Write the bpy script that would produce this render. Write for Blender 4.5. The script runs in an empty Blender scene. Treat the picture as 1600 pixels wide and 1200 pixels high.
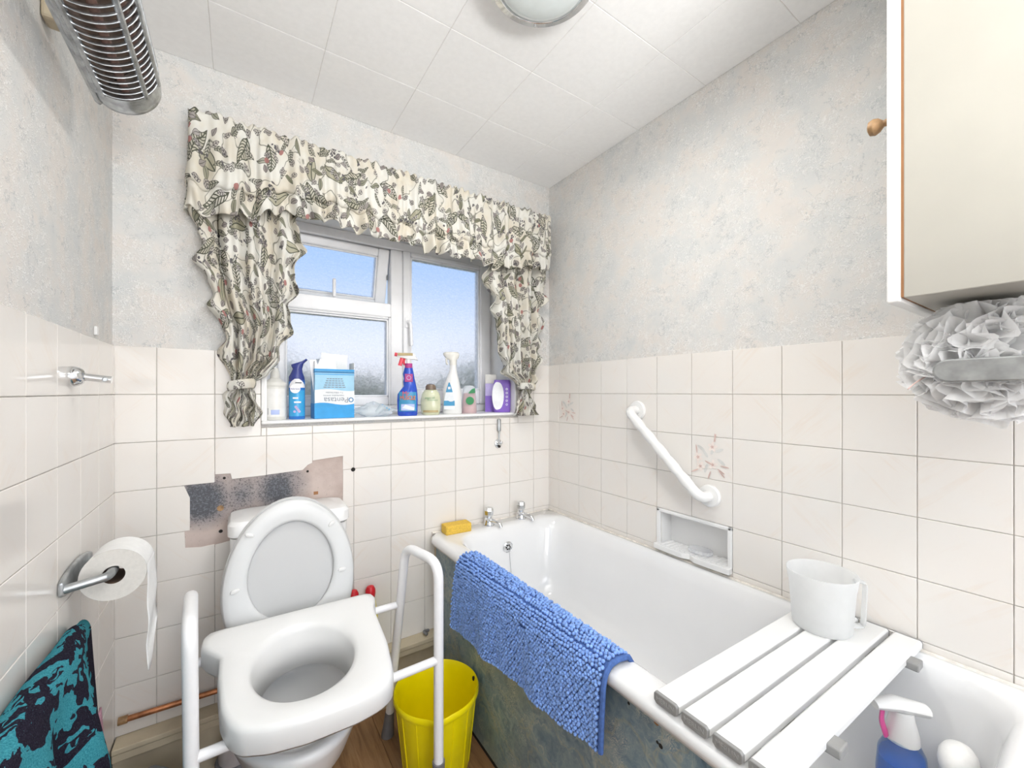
import bpy, bmesh, math, random
from mathutils import Vector, Matrix, Euler, noise
random.seed(7)
PI = math.pi
scene = bpy.context.scene
COL = scene.collection

# ------------------------------------------------------------------ camera, sky, lights, exposure
ROOM_W, ROOM_D, ROOM_H = 1.7362, 1.7386, 2.425
CAMX, CAMZ, FOC, YAW, HORIZON = 0.3286, 1.31, 635.58, 0.5899, 612.26
cam_data = bpy.data.cameras.new('camera'); cam = bpy.data.objects.new('camera', cam_data); COL.objects.link(cam)
cam.location = (CAMX, 0, CAMZ); cam.rotation_euler = (PI/2, 0, -YAW)
cam_data.sensor_width = 36; cam_data.lens = FOC/1600*36; cam_data.shift_y = (HORIZON-600)/1600; cam_data.clip_start = 0.02
scene.camera = cam

scene.view_settings.view_transform = 'Standard'; scene.view_settings.look = 'None'
scene.view_settings.exposure = 0.37; scene.view_settings.gamma = 1.0; scene.view_settings.use_curve_mapping = False
scene.cycles.use_denoising = True
scene.cycles.max_bounces = 10; scene.cycles.diffuse_bounces = 5; scene.cycles.transparent_max_bounces = 12

world = bpy.data.worlds.new('sky'); scene.world = world; world.use_nodes = True
wn = world.node_tree.nodes; wl = world.node_tree.links
wtc = wn.new('ShaderNodeTexCoord'); wsep = wn.new('ShaderNodeSeparateXYZ'); wl.new(wtc.outputs['Generated'], wsep.inputs[0])
wr = wn.new('ShaderNodeValToRGB'); wl.new(wsep.outputs['Z'], wr.inputs[0])
wr.color_ramp.elements[0].position = 0.0; wr.color_ramp.elements[0].color = (.95, .96, 1.0, 1)
wr.color_ramp.elements[1].position = 1.0; wr.color_ramp.elements[1].color = (.30, .50, .85, 1)
e = wr.color_ramp.elements.new(.12); e.color = (.84, .89, 1.0, 1)
e = wr.color_ramp.elements.new(.28); e.color = (.40, .60, .95, 1)
wl.new(wr.outputs[0], wn['Background'].inputs[0]); wn['Background'].inputs[1].default_value = .84

def area_light(name, loc, rot, sx, sy, power, color=(1, 1, 1)):
    d = bpy.data.lights.new(name, 'AREA'); d.shape = 'RECTANGLE'; d.size = sx; d.size_y = sy; d.energy = power; d.color = color
    o = bpy.data.objects.new(name, d); COL.objects.link(o); o.location = loc; o.rotation_euler = rot
    return o
area_light("rear_fill_light", (.87, -2.6, 1.5), (PI/2, 0, 0), 1.7, 1.6, 36, (1, .99, .975))  # added fill panel beyond the open rear end, shining at the window wall
area_light("rear_fill_uplight", (.75, -.95, 1.45), (PI, 0, 0), .9, .6, 54, (1, .995, .98))  # made-up panel behind the camera, aimed up to brighten the ceiling

# ------------------------------------------------------------------ helpers: pixels of the photograph to points on a plane
_c, _s = math.cos(YAW), math.sin(YAW)
def ray(u, v):
    a = (u-800)/FOC
    return Vector((_c*a+_s, -_s*a+_c, (HORIZON-v)/FOC))
CAMP = Vector((CAMX, 0, CAMZ))
def on_y(u, v, y): d = ray(u, v); return CAMP + d*(y/d.y)
def on_x(u, v, x): d = ray(u, v); return CAMP + d*((x-CAMX)/d.x)
def on_z(u, v, z): d = ray(u, v); return CAMP + d*((z-CAMZ)/d.z)

# ------------------------------------------------------------------ helpers: materials
class NT:
    def __init__(s, name):
        s.m = bpy.data.materials.new(name); s.m.use_nodes = True
        s.n = s.m.node_tree.nodes; s.l = s.m.node_tree.links; s.b = s.n['Principled BSDF']; s.out = s.n['Material Output']
    def put(s, sock, v):
        if hasattr(v, 'is_linked') or hasattr(v, 'links'): s.l.new(v, sock)
        elif v is not None:
            if isinstance(v, (tuple, list)) and len(v) == 3 and sock.type == 'RGBA': v = (*v, 1)
            sock.default_value = v
    def math(s, op, a, b=None, c=None, clamp=False):
        k = s.n.new('ShaderNodeMath'); k.operation = op; k.use_clamp = clamp
        s.put(k.inputs[0], a)
        if b is not None: s.put(k.inputs[1], b)
        if c is not None: s.put(k.inputs[2], c)
        return k.outputs[0]
    def vmath(s, op, a, b=None):
        k = s.n.new('ShaderNodeVectorMath'); k.operation = op; s.put(k.inputs[0], a)
        if b is not None: s.put(k.inputs[3] if op == 'SCALE' else k.inputs[1], b)
        return k.outputs[0]
    def mix(s, f, a, b, mode='MIX'):
        k = s.n.new('ShaderNodeMix'); k.data_type = 'RGBA'; k.blend_type = mode
        s.put(k.inputs[0], f); s.put(k.inputs[6], a); s.put(k.inputs[7], b); return k.outputs[2]
    def ramp(s, f, *stops):
        k = s.n.new('ShaderNodeValToRGB'); cr = k.color_ramp
        while len(cr.elements) < len(stops): cr.elements.new(.5)
        for e, (p, c) in zip(cr.elements, stops):
            e.position = p; e.color = (*c, 1) if isinstance(c, (tuple, list)) else (c, c, c, 1)
        s.put(k.inputs[0], f); return k.outputs[0]
    def noise(s, vec, scale, detail=3, rough=.55, dist=0, out='Fac'):
        k = s.n.new('ShaderNodeTexNoise'); s.put(k.inputs['Vector'], vec); k.inputs['Scale'].default_value = scale
        k.inputs['Detail'].default_value = detail; k.inputs['Roughness'].default_value = rough; k.inputs['Distortion'].default_value = dist
        return k.outputs[out]
    def vor(s, vec, scale, feature='F1', dim='3D', rnd=1.0):
        k = s.n.new('ShaderNodeTexVoronoi'); k.voronoi_dimensions = dim; k.feature = feature
        s.put(k.inputs['Vector'], vec); k.inputs['Scale'].default_value = scale; k.inputs['Randomness'].default_value = rnd
        return k
    def wave(s, vec, scale, dist=0, detail=2, dscale=1, dirn='X'):
        k = s.n.new('ShaderNodeTexWave'); s.put(k.inputs['Vector'], vec); k.bands_direction = dirn
        k.inputs['Scale'].default_value = scale; k.inputs['Distortion'].default_value = dist; k.inputs['Detail'].default_value = detail
        k.inputs['Detail Scale'].default_value = dscale; return k.outputs['Fac']
    def pos(s): return s.n.new('ShaderNodeNewGeometry').outputs['Position']
    def obj(s): return s.n.new('ShaderNodeTexCoord').outputs['Object']
    def uv(s): return s.n.new('ShaderNodeTexCoord').outputs['UV']
    def mapping(s, vec, scale=(1, 1, 1), rot=(0, 0, 0), loc=(0, 0, 0)):
        k = s.n.new('ShaderNodeMapping'); s.put(k.inputs[0], vec); k.inputs[1].default_value = loc; k.inputs[2].default_value = rot; k.inputs[3].default_value = scale
        return k.outputs[0]
    def bump(s, h, strength=.3, dist=.002):
        k = s.n.new('ShaderNodeBump'); s.put(k.inputs['Height'], h); k.inputs['Strength'].default_value = strength; k.inputs['Distance'].default_value = dist
        s.l.new(k.outputs[0], s.b.inputs['Normal']); return k
    def set(s, **kw):
        names = dict(col='Base Color', rough='Roughness', metal='Metallic', trans='Transmission Weight', ior='IOR', alpha='Alpha',
                     spec='Specular IOR Level', coat='Coat Weight', sss='Subsurface Weight', emit='Emission Color', estr='Emission Strength', sheen='Sheen Weight')
        for k, v in kw.items(): s.put(s.b.inputs[names[k]], v)
        return s

def simple(name, col, rough=.5, metal=0, var=.06, scale=30, bump=0, **kw):
    t = NT(name); n = t.noise(t.pos(), scale, 3)
    dark = tuple(max(0, c*(1-var)) for c in col); lite = tuple(min(1, c*(1+var)) for c in col)
    t.set(col=t.ramp(n, (.3, dark), (.7, lite)), rough=rough, metal=metal, **kw)
    if bump: t.bump(n, bump, .001)
    return t.m

def clear(name, col, rough=.1, ior=1.2, trans=.8, mixin=.5):
    # see-through plastic or glass that also lets the light past it
    t = NT(name); t.set(col=col, rough=rough, trans=trans, ior=ior)
    tr = t.n.new('ShaderNodeBsdfTransparent'); tr.inputs[0].default_value = (*col, 1)
    mx = t.n.new('ShaderNodeMixShader'); mx.inputs[0].default_value = mixin
    n = t.noise(t.pos(), 60, 2); t.bump(n, .05, .001)
    t.l.new(t.b.outputs[0], mx.inputs[1]); t.l.new(tr.outputs[0], mx.inputs[2]); t.l.new(mx.outputs[0], t.out.inputs[0])
    return t.m

M = {}
def wallpaper():
    t = NT('wallpaper'); p = t.pos()
    n1 = t.noise(p, 9, 3, .6); n2 = t.noise(p, 6, 4, .6, .6)
    base = t.ramp(n1, (.36, (.605, .615, .61)), (.50, (.655, .645, .625)), (.60, (.68, .645, .61)), (.72, (.645, .625, .60)))
    w = t.vmath('ADD', p, t.vmath('SCALE', t.noise(p, 30, 3, .7, out='Color'), .07))
    v1 = t.vor(w, 48, 'DISTANCE_TO_EDGE').outputs['Distance']
    fibre = t.math('SUBTRACT', 1.0, t.math('MULTIPLY', v1, 11.0), clamp=True)
    fibre = t.math('MULTIPLY', fibre, t.ramp(t.noise(p, 13, 3), (.36, 0.0), (.52, 1.0)))
    col = t.mix(t.math('MULTIPLY', fibre, .62), base, (.90, .895, .88))
    w2 = t.vmath('ADD', p, t.vmath('SCALE', t.noise(p, 18, 4, .75, out='Color'), .14))
    v2 = t.vor(w2, 15, 'DISTANCE_TO_EDGE').outputs['Distance']
    crack = t.math('SUBTRACT', 1.0, t.math('MULTIPLY', v2, 26.0), clamp=True)
    crack = t.math('MULTIPLY', crack, t.ramp(t.noise(p, 24, 2), (.50, 0.0), (.58, 1.0)))
    col = t.mix(t.math('MULTIPLY', crack, .7), col, (.40, .425, .435))
    t.set(col=col, rough=.75); t.bump(fibre, .45, .003); return t.m
M['wallpaper'] = wallpaper()

def tile_mat():
    t = NT("marbled_cream_tile"); r = t.n.new('ShaderNodeObjectInfo').outputs['Random']
    flip = t.math('GREATER_THAN', r, .5)
    s1 = t.n.new('ShaderNodeSeparateXYZ'); t.l.new(t.pos(), s1.inputs[0])
    h = t.math('ADD', s1.outputs[0], s1.outputs[1])
    sgn = t.math('SUBTRACT', t.math('MULTIPLY', flip, 2.0), 1.0)
    diag = t.math('ADD', h, t.math('MULTIPLY', s1.outputs[2], sgn))
    cb = t.n.new('ShaderNodeCombineXYZ'); t.put(cb.inputs[0], t.math('MULTIPLY', diag, 1.0)); t.put(cb.inputs[1], t.math('MULTIPLY', s1.outputs[2], .15)); t.put(cb.inputs[2], t.math('MULTIPLY', r, 9.0))
    n = t.noise(cb.outputs[0], 26, 3, .6, .3); n2 = t.noise(t.pos(), 9, 3)
    vein = t.math('MULTIPLY', t.ramp(n, (.56, 0.0), (.63, 1.0), (.70, 0.0)), t.ramp(n2, (.42, 0.0), (.66, 1.0)))
    base = t.mix(t.ramp(n2, (.3, 0.0), (.7, 1.0)), (.78, .755, .72), (.785, .745, .70))
    col = t.mix(t.math('MULTIPLY', vein, .28), base, (.74, .63, .53))
    t.set(col=col, rough=.12, spec=.45); return t.m
M['tile'] = tile_mat()
M['grout'] = simple('grout', (.56, .535, .50), .9, var=.15)
M['ceiling_tile'] = simple('ceiling_tile', (.87, .87, .865), .85, var=.02, scale=60, bump=.1)
M['ceiling_gap'] = simple('ceiling_gap', (.72, .70, .67), .9)
M['white_paint'] = simple('white_paint', (.84, .84, .83), .4, var=.02)
M['upvc'] = simple('white_plastic_frame', (.86, .86, .87), .25, var=.02)
M['enamel'] = simple('white_enamel', (.79, .795, .80), .12, var=.02, scale=4, coat=.4)
M['ceramic'] = simple('white_ceramic', (.80, .80, .795), .15, var=.02, scale=4)
M['white_plastic'] = simple('white_moulded_plastic', (.78, .78, .77), .28, var=.02, scale=5)
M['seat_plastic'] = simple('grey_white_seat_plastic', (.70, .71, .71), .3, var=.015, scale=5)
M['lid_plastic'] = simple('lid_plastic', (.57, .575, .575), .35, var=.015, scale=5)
M['powder_white'] = simple('white_powder_coat', (.84, .84, .85), .3, var=.02)
M['grey_rubber'] = simple('grey_rubber', (.17, .17, .18), .6)
M['cap_grey'] = simple('grey_end_cap', (.27, .27, .265), .5)
M['chrome'] = simple('chrome', (.74, .75, .76), .12, 1.0, var=.12, scale=25)
M['dull_chrome'] = simple('dull_chrome', (.42, .44, .45), .38, .85, var=.35, scale=22, bump=.15)
M['dark'] = simple('dark_hole', (.02, .017, .015), .9)
M['sealant'] = simple('sealant', (.72, .68, .62), .6, var=.2, scale=40)
M['copper'] = simple('copper_pipe', (.45, .19, .09), .35, .9, var=.4, scale=35)
M['skirting'] = simple('cream_skirting', (.58, .50, .36), .5, var=.08, scale=12)
M['cabinet'] = simple('cream_cabinet', (.41, .395, .35), .45, var=.03, scale=6)
M['raw_edge'] = simple('raw_board_edge', (.33, .16, .07), .8)
M['knob_wood'] = simple('wooden_knob', (.34, .20, .09), .5, var=.4, scale=60)
M['yellow'] = simple('yellow_plastic', (.90, .76, .0), .32, var=.05, scale=8)
M['red'] = simple('red_plastic', (.62, .02, .03), .3)
M['puff'] = simple('white_net', (.90, .90, .90), .8, var=.03, scale=200, bump=.4)
M['lamp_glass'] = simple('lamp_glass', (.72, .78, .78), .12, var=.03)

def floral():
    t = NT('floral_cotton'); uv = t.uv()
    warp = t.vmath('ADD', uv, t.vmath('SCALE', t.noise(uv, 14, 2, out='Color'), .018))
    col = (.80, .77, .69)
    base = t.mix(t.ramp(t.noise(uv, 9, 2), (.4, 0.0), (.65, 1.0)), (.87, .86, .81), (.80, .75, .64))
    col = base
    # stems: thin contour lines of a smooth noise
    st = t.noise(warp, 9, 1.5, .5)
    stem = t.ramp(t.math('ABSOLUTE', t.math('SUBTRACT', st, .5)), (.004, 1.0), (.010, 0.0))
    col = t.mix(t.math('MULTIPLY', stem, .75), col, (.13, .13, .09))
    def leaves(col, scale, ln, wd, dark, mid, thr, seed, vein):
        p = t.vmath('ADD', uv, (seed, seed*1.7, 0))
        v = t.vor(p, scale, 'F1', '2D', .95)
        loc = t.vmath('SCALE', t.vmath('SUBTRACT', p, v.outputs['Position']), float(scale))
        cs = t.n.new('ShaderNodeSeparateColor'); t.l.new(v.outputs['Color'], cs.inputs[0])
        rt = t.n.new('ShaderNodeVectorRotate'); rt.rotation_type = 'Z_AXIS'; t.l.new(loc, rt.inputs['Vector'])
        t.put(rt.inputs['Angle'], t.math('MULTIPLY', cs.outputs[0], 6.283))
        sp = t.n.new('ShaderNodeSeparateXYZ'); t.l.new(rt.outputs[0], sp.inputs[0])
        x, y = sp.outputs[0], sp.outputs[1]
        y = t.math('ADD', y, t.math('MULTIPLY', t.math('MULTIPLY', x, x), .35))
        ay = t.math('ABSOLUTE', y)
        m = t.math('SUBTRACT', t.math('MULTIPLY', t.math('SUBTRACT', 1.0, t.math('DIVIDE', t.math('MULTIPLY', x, x), ln*ln)), wd), ay)
        on = t.math('MULTIPLY', t.math('GREATER_THAN', m, 0.0), t.math('GREATER_THAN', cs.outputs[1], thr))
        line = t.math('LESS_THAN', m, wd*.16)
        rib = t.math('GREATER_THAN', t.math('SINE', t.math('MULTIPLY', t.math('SUBTRACT', x, t.math('MULTIPLY', ay, .8)), vein)), .35)
        mid_l = t.math('LESS_THAN', ay, wd*.10)
        ink = t.math('MAXIMUM', t.math('MAXIMUM', line, mid_l), t.math('MULTIPLY', rib, t.math('GREATER_THAN', cs.outputs[2], .35)))
        fill = t.mix(cs.outputs[2], mid, base)
        return t.mix(on, col, t.mix(ink, fill, dark))
    col = leaves(col, 8.5, .46, .19, (.13, .135, .10), (.46, .44, .31), .10, 0.3, 60)
    col = leaves(col, 15, .44, .15, (.11, .11, .09), (.27, .27, .18), .16, 1.9, 45)
    col = leaves(col, 22, .36, .22, (.17, .155, .15), (.33, .29, .28), .36, 4.1, 30)
    v = t.vor(t.vmath('ADD', uv, (7.7, 2.2, 0)), 17, 'F1', '2D', 1.0)
    cs = t.n.new('ShaderNodeSeparateColor'); t.l.new(v.outputs['Color'], cs.inputs[0])
    berry = t.math('MULTIPLY', t.math('LESS_THAN', v.outputs['Distance'], .17), t.math('GREATER_THAN', cs.outputs[0], .86))
    col = t.mix(berry, col, (.50, .25, .23))
    v = t.vor(t.vmath('ADD', uv, (3.3, 9.2, 0)), 65, 'F1', '2D', .9)
    dots = t.math('MULTIPLY', t.math('LESS_THAN', v.outputs['Distance'], .33), t.ramp(t.noise(uv, 15, 1), (.63, 0.0), (.65, 1.0)))
    col = t.mix(dots, col, (.15, .14, .15))
    t.set(col=col, rough=.85)
    # thin cloth lets some daylight through
    tl = t.n.new('ShaderNodeBsdfTranslucent'); t.l.new(col, tl.inputs[0])
    mx = t.n.new('ShaderNodeMixShader'); mx.inputs[0].default_value = .35
    t.l.new(t.b.outputs[0], mx.inputs[1]); t.l.new(tl.outputs[0], mx.inputs[2]); t.l.new(mx.outputs[0], t.out.inputs[0])
    return t.m
M['floral'] = floral()

def marble_panel():
    t = NT('blue_grey_marbled_panel'); p = t.pos()
    w = t.vmath('ADD', p, t.vmath('SCALE', t.noise(p, 5, 4, .65, out='Color'), .35))
    n = t.noise(w, 9, 6, .7, 1.2); n2 = t.noise(p, 3.2, 3)
    col = t.ramp(n, (.30, (.08, .135, .18)), (.44, (.15, .235, .30)), (.57, (.25, .335, .37)), (.70, (.47, .47, .42)))
    col = t.mix(t.ramp(n2, (.48, 0.0), (.68, .35)), col, (.19, .19, .15), 'MIX')
    streak = t.wave(t.mapping(w, (1, 1, 1), (0, .3, .2)), 46, 9, 3, 2.2, 'Y')
    sm = t.math('MULTIPLY', t.ramp(streak, (.72, 0.0), (.86, 1.0)), t.ramp(t.noise(p, 11, 3), (.50, 0.0), (.62, 1.0)))
    col = t.mix(t.math('MULTIPLY', sm, .7), col, (.58, .55, .47))
    w2 = t.vmath('ADD', p, t.vmath('SCALE', t.noise(p, 7, 3, .6, out='Color'), .16))
    v = t.vor(w2, 5.5, 'DISTANCE_TO_EDGE').outputs['Distance']
    vein = t.math('SUBTRACT', 1.0, t.math('MULTIPLY', v, 38.0), clamp=True)
    col = t.mix(t.math('MULTIPLY', vein, .45), col, (.40, .37, .24))
    t.set(col=col, rough=.38); t.bump(n, .2, .002); return t.m
M['panel'] = marble_panel()

def mould_plaster():
    t = NT('mouldy_bare_plaster'); p = t.pos()
    base = t.ramp(t.noise(p, 13, 4), (.35, (.46, .37, .33)), (.65, (.56, .47, .43)))
    big = t.noise(t.mapping(p, (1, 1, 1), (0, 0, 0), (.35, 0, .1)), 8.5, 3, .6)
    s = t.n.new('ShaderNodeSeparateXYZ'); t.l.new(p, s.inputs[0])
    def blob(cx, cz, r):
        dx = t.math('SUBTRACT', s.outputs[0], cx); dz = t.math('SUBTRACT', s.outputs[2], cz)
        d = t.math('SQRT', t.math('ADD', t.math('MULTIPLY', dx, dx), t.math('MULTIPLY', dz, dz)))
        return t.math('SUBTRACT', 1.0, t.math('DIVIDE', d, r), clamp=True)
    area = t.math('MAXIMUM', blob(.225, .945, .115), t.math('MAXIMUM', blob(.45, .955, .115), t.math('MULTIPLY', blob(.33, .95, .12), .55)))
    soft = t.math('MULTIPLY', t.math('MULTIPLY', area, 1.5), t.math('ADD', .35, t.math('MULTIPLY', big, 1.3)), clamp=True)
    fine = t.noise(p, 190, 4, .75)
    speck = t.math('GREATER_THAN', t.math('ADD', fine, t.math('MULTIPLY', soft, .22)), .68)
    col = t.mix(t.math('MULTIPLY', soft, 1.0, clamp=True), base, (.17, .18, .205))
    col = t.mix(t.math('MULTIPLY', speck, .6), col, (.05, .05, .055))
    t.set(col=col, rough=.95); t.bump(fine, .35, .002); return t.m
M['plaster'] = mould_plaster()

def floor_mat():
    t = NT('oak_effect_plank'); p = t.pos(); r = t.n.new('ShaderNodeObjectInfo').outputs['Random']
    m = t.mapping(p, (60, 5, 1)); cb = t.vmath('ADD', m, t.vmath('SCALE', t.n.new('ShaderNodeObjectInfo').outputs['Location'], 7.0))
    n = t.noise(cb, 1.0, 5, .65, .8)
    col = t.ramp(n, (.3, (.17, .085, .035)), (.5, (.27, .145, .065)), (.72, (.34, .20, .10)))
    t.set(col=t.mix(t.math('MULTIPLY', r, .25), col, (.22, .12, .05)), rough=.42); t.bump(n, .15, .001); return t.m
M['floor'] = floor_mat()
M['floor_gap'] = simple('floor_gap', (.08, .045, .02), .9)

def frosted(name, tint):
    t = NT(name); p = t.pos(); n = t.noise(p, 150, 3, .6); v = t.noise(p, 45, 3)
    t.set(col=tint, rough=.35, trans=1.0, ior=1.25)
    t.bump(t.math('ADD', n, v), .6, .004)
    tr = t.n.new('ShaderNodeBsdfTransparent')
    t.l.new(t.mix(t.ramp(t.noise(p, 70, 4, .7), (.35, 0.0), (.65, 1.0)), tint, (1, 1, 1)), tr.inputs[0])
    mx = t.n.new('ShaderNodeMixShader'); t.put(mx.inputs[0], t.ramp(v, (.35, .28), (.65, .52)))
    t.l.new(t.b.outputs[0], mx.inputs[1]); t.l.new(tr.outputs[0], mx.inputs[2]); t.l.new(mx.outputs[0], t.out.inputs[0])
    return t.m
M['frosted'] = frosted('obscured_glass', (.96, .97, 1.0))

def towel_mat():
    t = NT('teal_and_black_terry'); uv = t.uv()
    w = t.vmath('ADD', uv, t.vmath('SCALE', t.noise(uv, 9, 3, .6, out='Color'), .10))
    n = t.noise(w, 7.0, 2, .5, 1.2); fine = t.noise(t.pos(), 420, 3, .7)
    n3 = t.noise(t.vmath('ADD', w, (4.2, 1.1, 0)), 11, 2, .5, 1.5)
    ring = t.wave(t.vmath('SCALE', w, 1.0), 9.5, 6.5, 2, 1.4, 'DIAGONAL')
    lines = t.math('MULTIPLY', t.math('GREATER_THAN', ring, .80), t.math('GREATER_THAN', n3, .50))
    spots = t.math('GREATER_THAN', n3, .66)
    dark = t.math('MAXIMUM', t.math('GREATER_THAN', n, .535), t.math('MAXIMUM', lines, spots))
    dark = t.math('MULTIPLY', dark, t.math('SUBTRACT', 1.0, t.math('GREATER_THAN', t.noise(w, 15, 1), .66)))
    teal = t.ramp(fine, (.3, (.025, .21, .27)), (.7, (.10, .50, .60)))
    navy = t.ramp(fine, (.35, (.012, .010, .022)), (.62, (.035, .03, .05)), (.74, (.06, .17, .20)))
    t.set(col=t.mix(dark, teal, navy), rough=1.0, spec=.1); t.bump(fine, .9, .006); return t.m
M['towel'] = towel_mat()
M['towel_pink'] = simple('pink_terry', (.60, .33, .42), .95, var=.2, scale=300, bump=.6)
M['mat_blue'] = simple('blue_chenille', (.20, .36, .76), .85, var=.3, scale=70, sheen=.3)
M['mat_base'] = simple('blue_mat_backing', (.06, .13, .36), .9, var=.2, scale=120, bump=.4)
M['sponge'] = simple('yellow_sponge', (.72, .47, .07), .95, var=.15, scale=160, bump=.8)
M['paper'] = simple('white_tissue', (.86, .86, .85), .9, var=.03, scale=80, bump=.2)
M['paper_end'] = simple('tissue_roll_end', (.66, .64, .60), .95, var=.05, scale=120)
M['card'] = simple('brown_card', (.13, .085, .06), .9)
M['leaf'] = simple('hedge_leaf', (.30, .36, .18), .7, var=.5, scale=9)
M['twig'] = simple('hedge_twig', (.52, .47, .36), .8, var=.4, scale=20)

# ------------------------------------------------------------------ helpers: geometry
class MB:
    def __init__(s): s.v = []; s.f = []; s.uv = None
    def add(s, v, f):
        o = len(s.v); s.v += [tuple(p) for p in v]; s.f += [tuple(i+o for i in q) for q in f]; return s
    def box(s, x0, x1, y0, y1, z0, z1):
        v = [(x, y, z) for z in (z0, z1) for y in (y0, y1) for x in (x0, x1)]
        return s.add(v, [(0, 2, 3, 1), (4, 5, 7, 6), (0, 1, 5, 4), (2, 6, 7, 3), (0, 4, 6, 2), (1, 3, 7, 5)])
    def loft(s, loops, cap0=True, cap1=True, closed=True):
        n = len(loops[0]); v = [p for lp in loops for p in lp]; f = []
        for a in range(len(loops)-1):
            for i in range(n if closed else n-1):
                j = (i+1) % n; f.append((a*n+i, a*n+j, (a+1)*n+j, (a+1)*n+i))
        if cap0: f.append(tuple(range(n-1, -1, -1)))
        if cap1: f.append(tuple((len(loops)-1)*n+i for i in range(n)))
        return s.add(v, f)
    def tube(s, pts, r, n=12, closed=False, squash=None):
        pts = [Vector(p) for p in pts]; loops = []; up = None
        for i, p in enumerate(pts):
            a = pts[i-1] if (i or closed) else p; b = pts[(i+1) % len(pts)] if (i < len(pts)-1 or closed) else p
            d = (b-a).normalized()
            if up is None: up = Vector((0, 0, 1)) if abs(d.z) < .9 else Vector((0, 1, 0))
            sx = d.cross(up).normalized(); up = sx.cross(d).normalized()
            rr = r[i] if isinstance(r, (list, tuple)) else r
            q1, q2 = squash or (1, 1)
            loops.append([p+sx*math.cos(2*PI*k/n)*rr*q1+up*math.sin(2*PI*k/n)*rr*q2 for k in range(n)])
        if closed: loops.append(loops[0]); return s.loft(loops, False, False)
        return s.loft(loops)
    def lathe(s, prof, c=(0, 0, 0), n=24, axis='z', sx=1, sy=1, cap0=True, cap1=True):
        loops = []
        for r, h in prof:
            lp = []
            for k in range(n):
                a = 2*PI*k/n; x, y = r*math.cos(a)*sx, r*math.sin(a)*sy
                q = (x, y, h) if axis == 'z' else ((h, x, y) if axis == 'x' else (y, h, x))
                lp.append((c[0]+q[0], c[1]+q[1], c[2]+q[2]))
            loops.append(lp)
        return s.loft(loops, cap0, cap1)
    def prism(s, poly, fn0, fn1):
        return s.loft([[fn0(*p) for p in poly], [fn1(*p) for p in poly]])
    def grid(s, fn, nu, nv, uvfn=None):
        v = []; uvs = []
        for j in range(nv+1):
            for i in range(nu+1):
                v.append(fn(i/nu, j/nv)); uvs.append(uvfn(i/nu, j/nv) if uvfn else (i/nu, j/nv))
        f = [(j*(nu+1)+i, j*(nu+1)+i+1, (j+1)*(nu+1)+i+1, (j+1)*(nu+1)+i) for j in range(nv) for i in range(nu)]
        s.uv = (s.uv or []) + uvs
        return s.add(v, f)
    def mesh(s, name, smooth=False, bevel=0, seg=2, fix=True):
        me = bpy.data.meshes.new(name); me.from_pydata([tuple(p) for p in s.v], [], s.f); me.update()
        bm = bmesh.new(); bm.from_mesh(me)
        if fix: bmesh.ops.recalc_face_normals(bm, faces=bm.faces)
        if s.uv:
            lay = bm.loops.layers.uv.new('UVMap'); bm.verts.ensure_lookup_table()
            for f in bm.faces:
                for lp in f.loops: lp[lay].uv = s.uv[lp.vert.index]
        if bevel:
            ed = [e for e in bm.edges if len(e.link_faces) == 2 and e.calc_face_angle() > .5]
            bmesh.ops.bevel(bm, geom=ed, offset=bevel, segments=seg, affect='EDGES', profile=.5, clamp_overlap=True)
        for f in bm.faces: f.smooth = bool(smooth)
        bm.to_mesh(me); bm.free()
        if smooth and smooth != 'all':
            me.set_sharp_from_angle(angle=math.radians(38))
        return me
    def build(s, name, mat, parent=None, smooth=False, bevel=0, seg=2, fix=True, solid=0):
        me = s.mesh(name, smooth, bevel, seg, fix)
        o = link(name, me, mat, parent)
        if solid:
            md = o.modifiers.new('thickness', 'SOLIDIFY'); md.thickness = solid; md.offset = 0
        return o

WORLD = {}
def link(name, me, mat, parent=None, loc=None):
    o = bpy.data.objects.new(name, me); COL.objects.link(o)
    if me is not None and mat is not None and len(me.materials) == 0: me.materials.append(M[mat] if isinstance(mat, str) else mat)
    w = Matrix.Translation(loc) if loc is not None else Matrix.Identity(4)
    if loc is not None: o.location = loc
    WORLD[o.name] = w
    if parent is not None:
        o.parent = parent; o.matrix_parent_inverse = WORLD[parent.name].inverted()
    return o
def tag(o, label, cat, group=None):
    o['label'] = label; o['category'] = cat
    if group: o['group'] = group
    return o
def thing(name, label, cat, loc, group=None):
    return tag(link(name, None, None, None, Vector(loc)), label, cat, group)
def struct(o, label=None):
    o['kind'] = 'structure'
    if label: o['label'] = label
    return o
def arc(c, r, a0, a1, n, fn): return [fn(c, r, a0+(a1-a0)*i/n) for i in range(n+1)]
def interp(pts, x):
    if x <= pts[0][0]: return pts[0][1]
    for (a, p), (b, q) in zip(pts, pts[1:]):
        if x <= b:
            k = (x-a)/(b-a); k = k*k*(3-2*k); return p+(q-p)*k
    return pts[-1][1]
def bend(pts, r, n=6):
    # rounds the corners of a polyline
    pts = [Vector(p) for p in pts]; out = [pts[0]]
    for a, b, c in zip(pts, pts[1:], pts[2:]):
        d1 = (a-b).normalized(); d2 = (c-b).normalized(); p1 = b+d1*r; p2 = b+d2*r
        for i in range(n+1):
            k = i/n; out.append(p1*(1-k)**2+b*2*k*(1-k)+p2*k*k)
    return out+[pts[-1]]
def rrect(x0, x1, y0, y1, r, z, n=8):
    out = []
    for cx, cy, a in ((x1-r, y1-r, 0), (x0+r, y1-r, PI/2), (x0+r, y0+r, PI), (x1-r, y0+r, 3*PI/2)):
        for i in range(n+1):
            t = a+PI/2*i/n; out.append((cx+r*math.cos(t), cy+r*math.sin(t), z))
    return out
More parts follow.
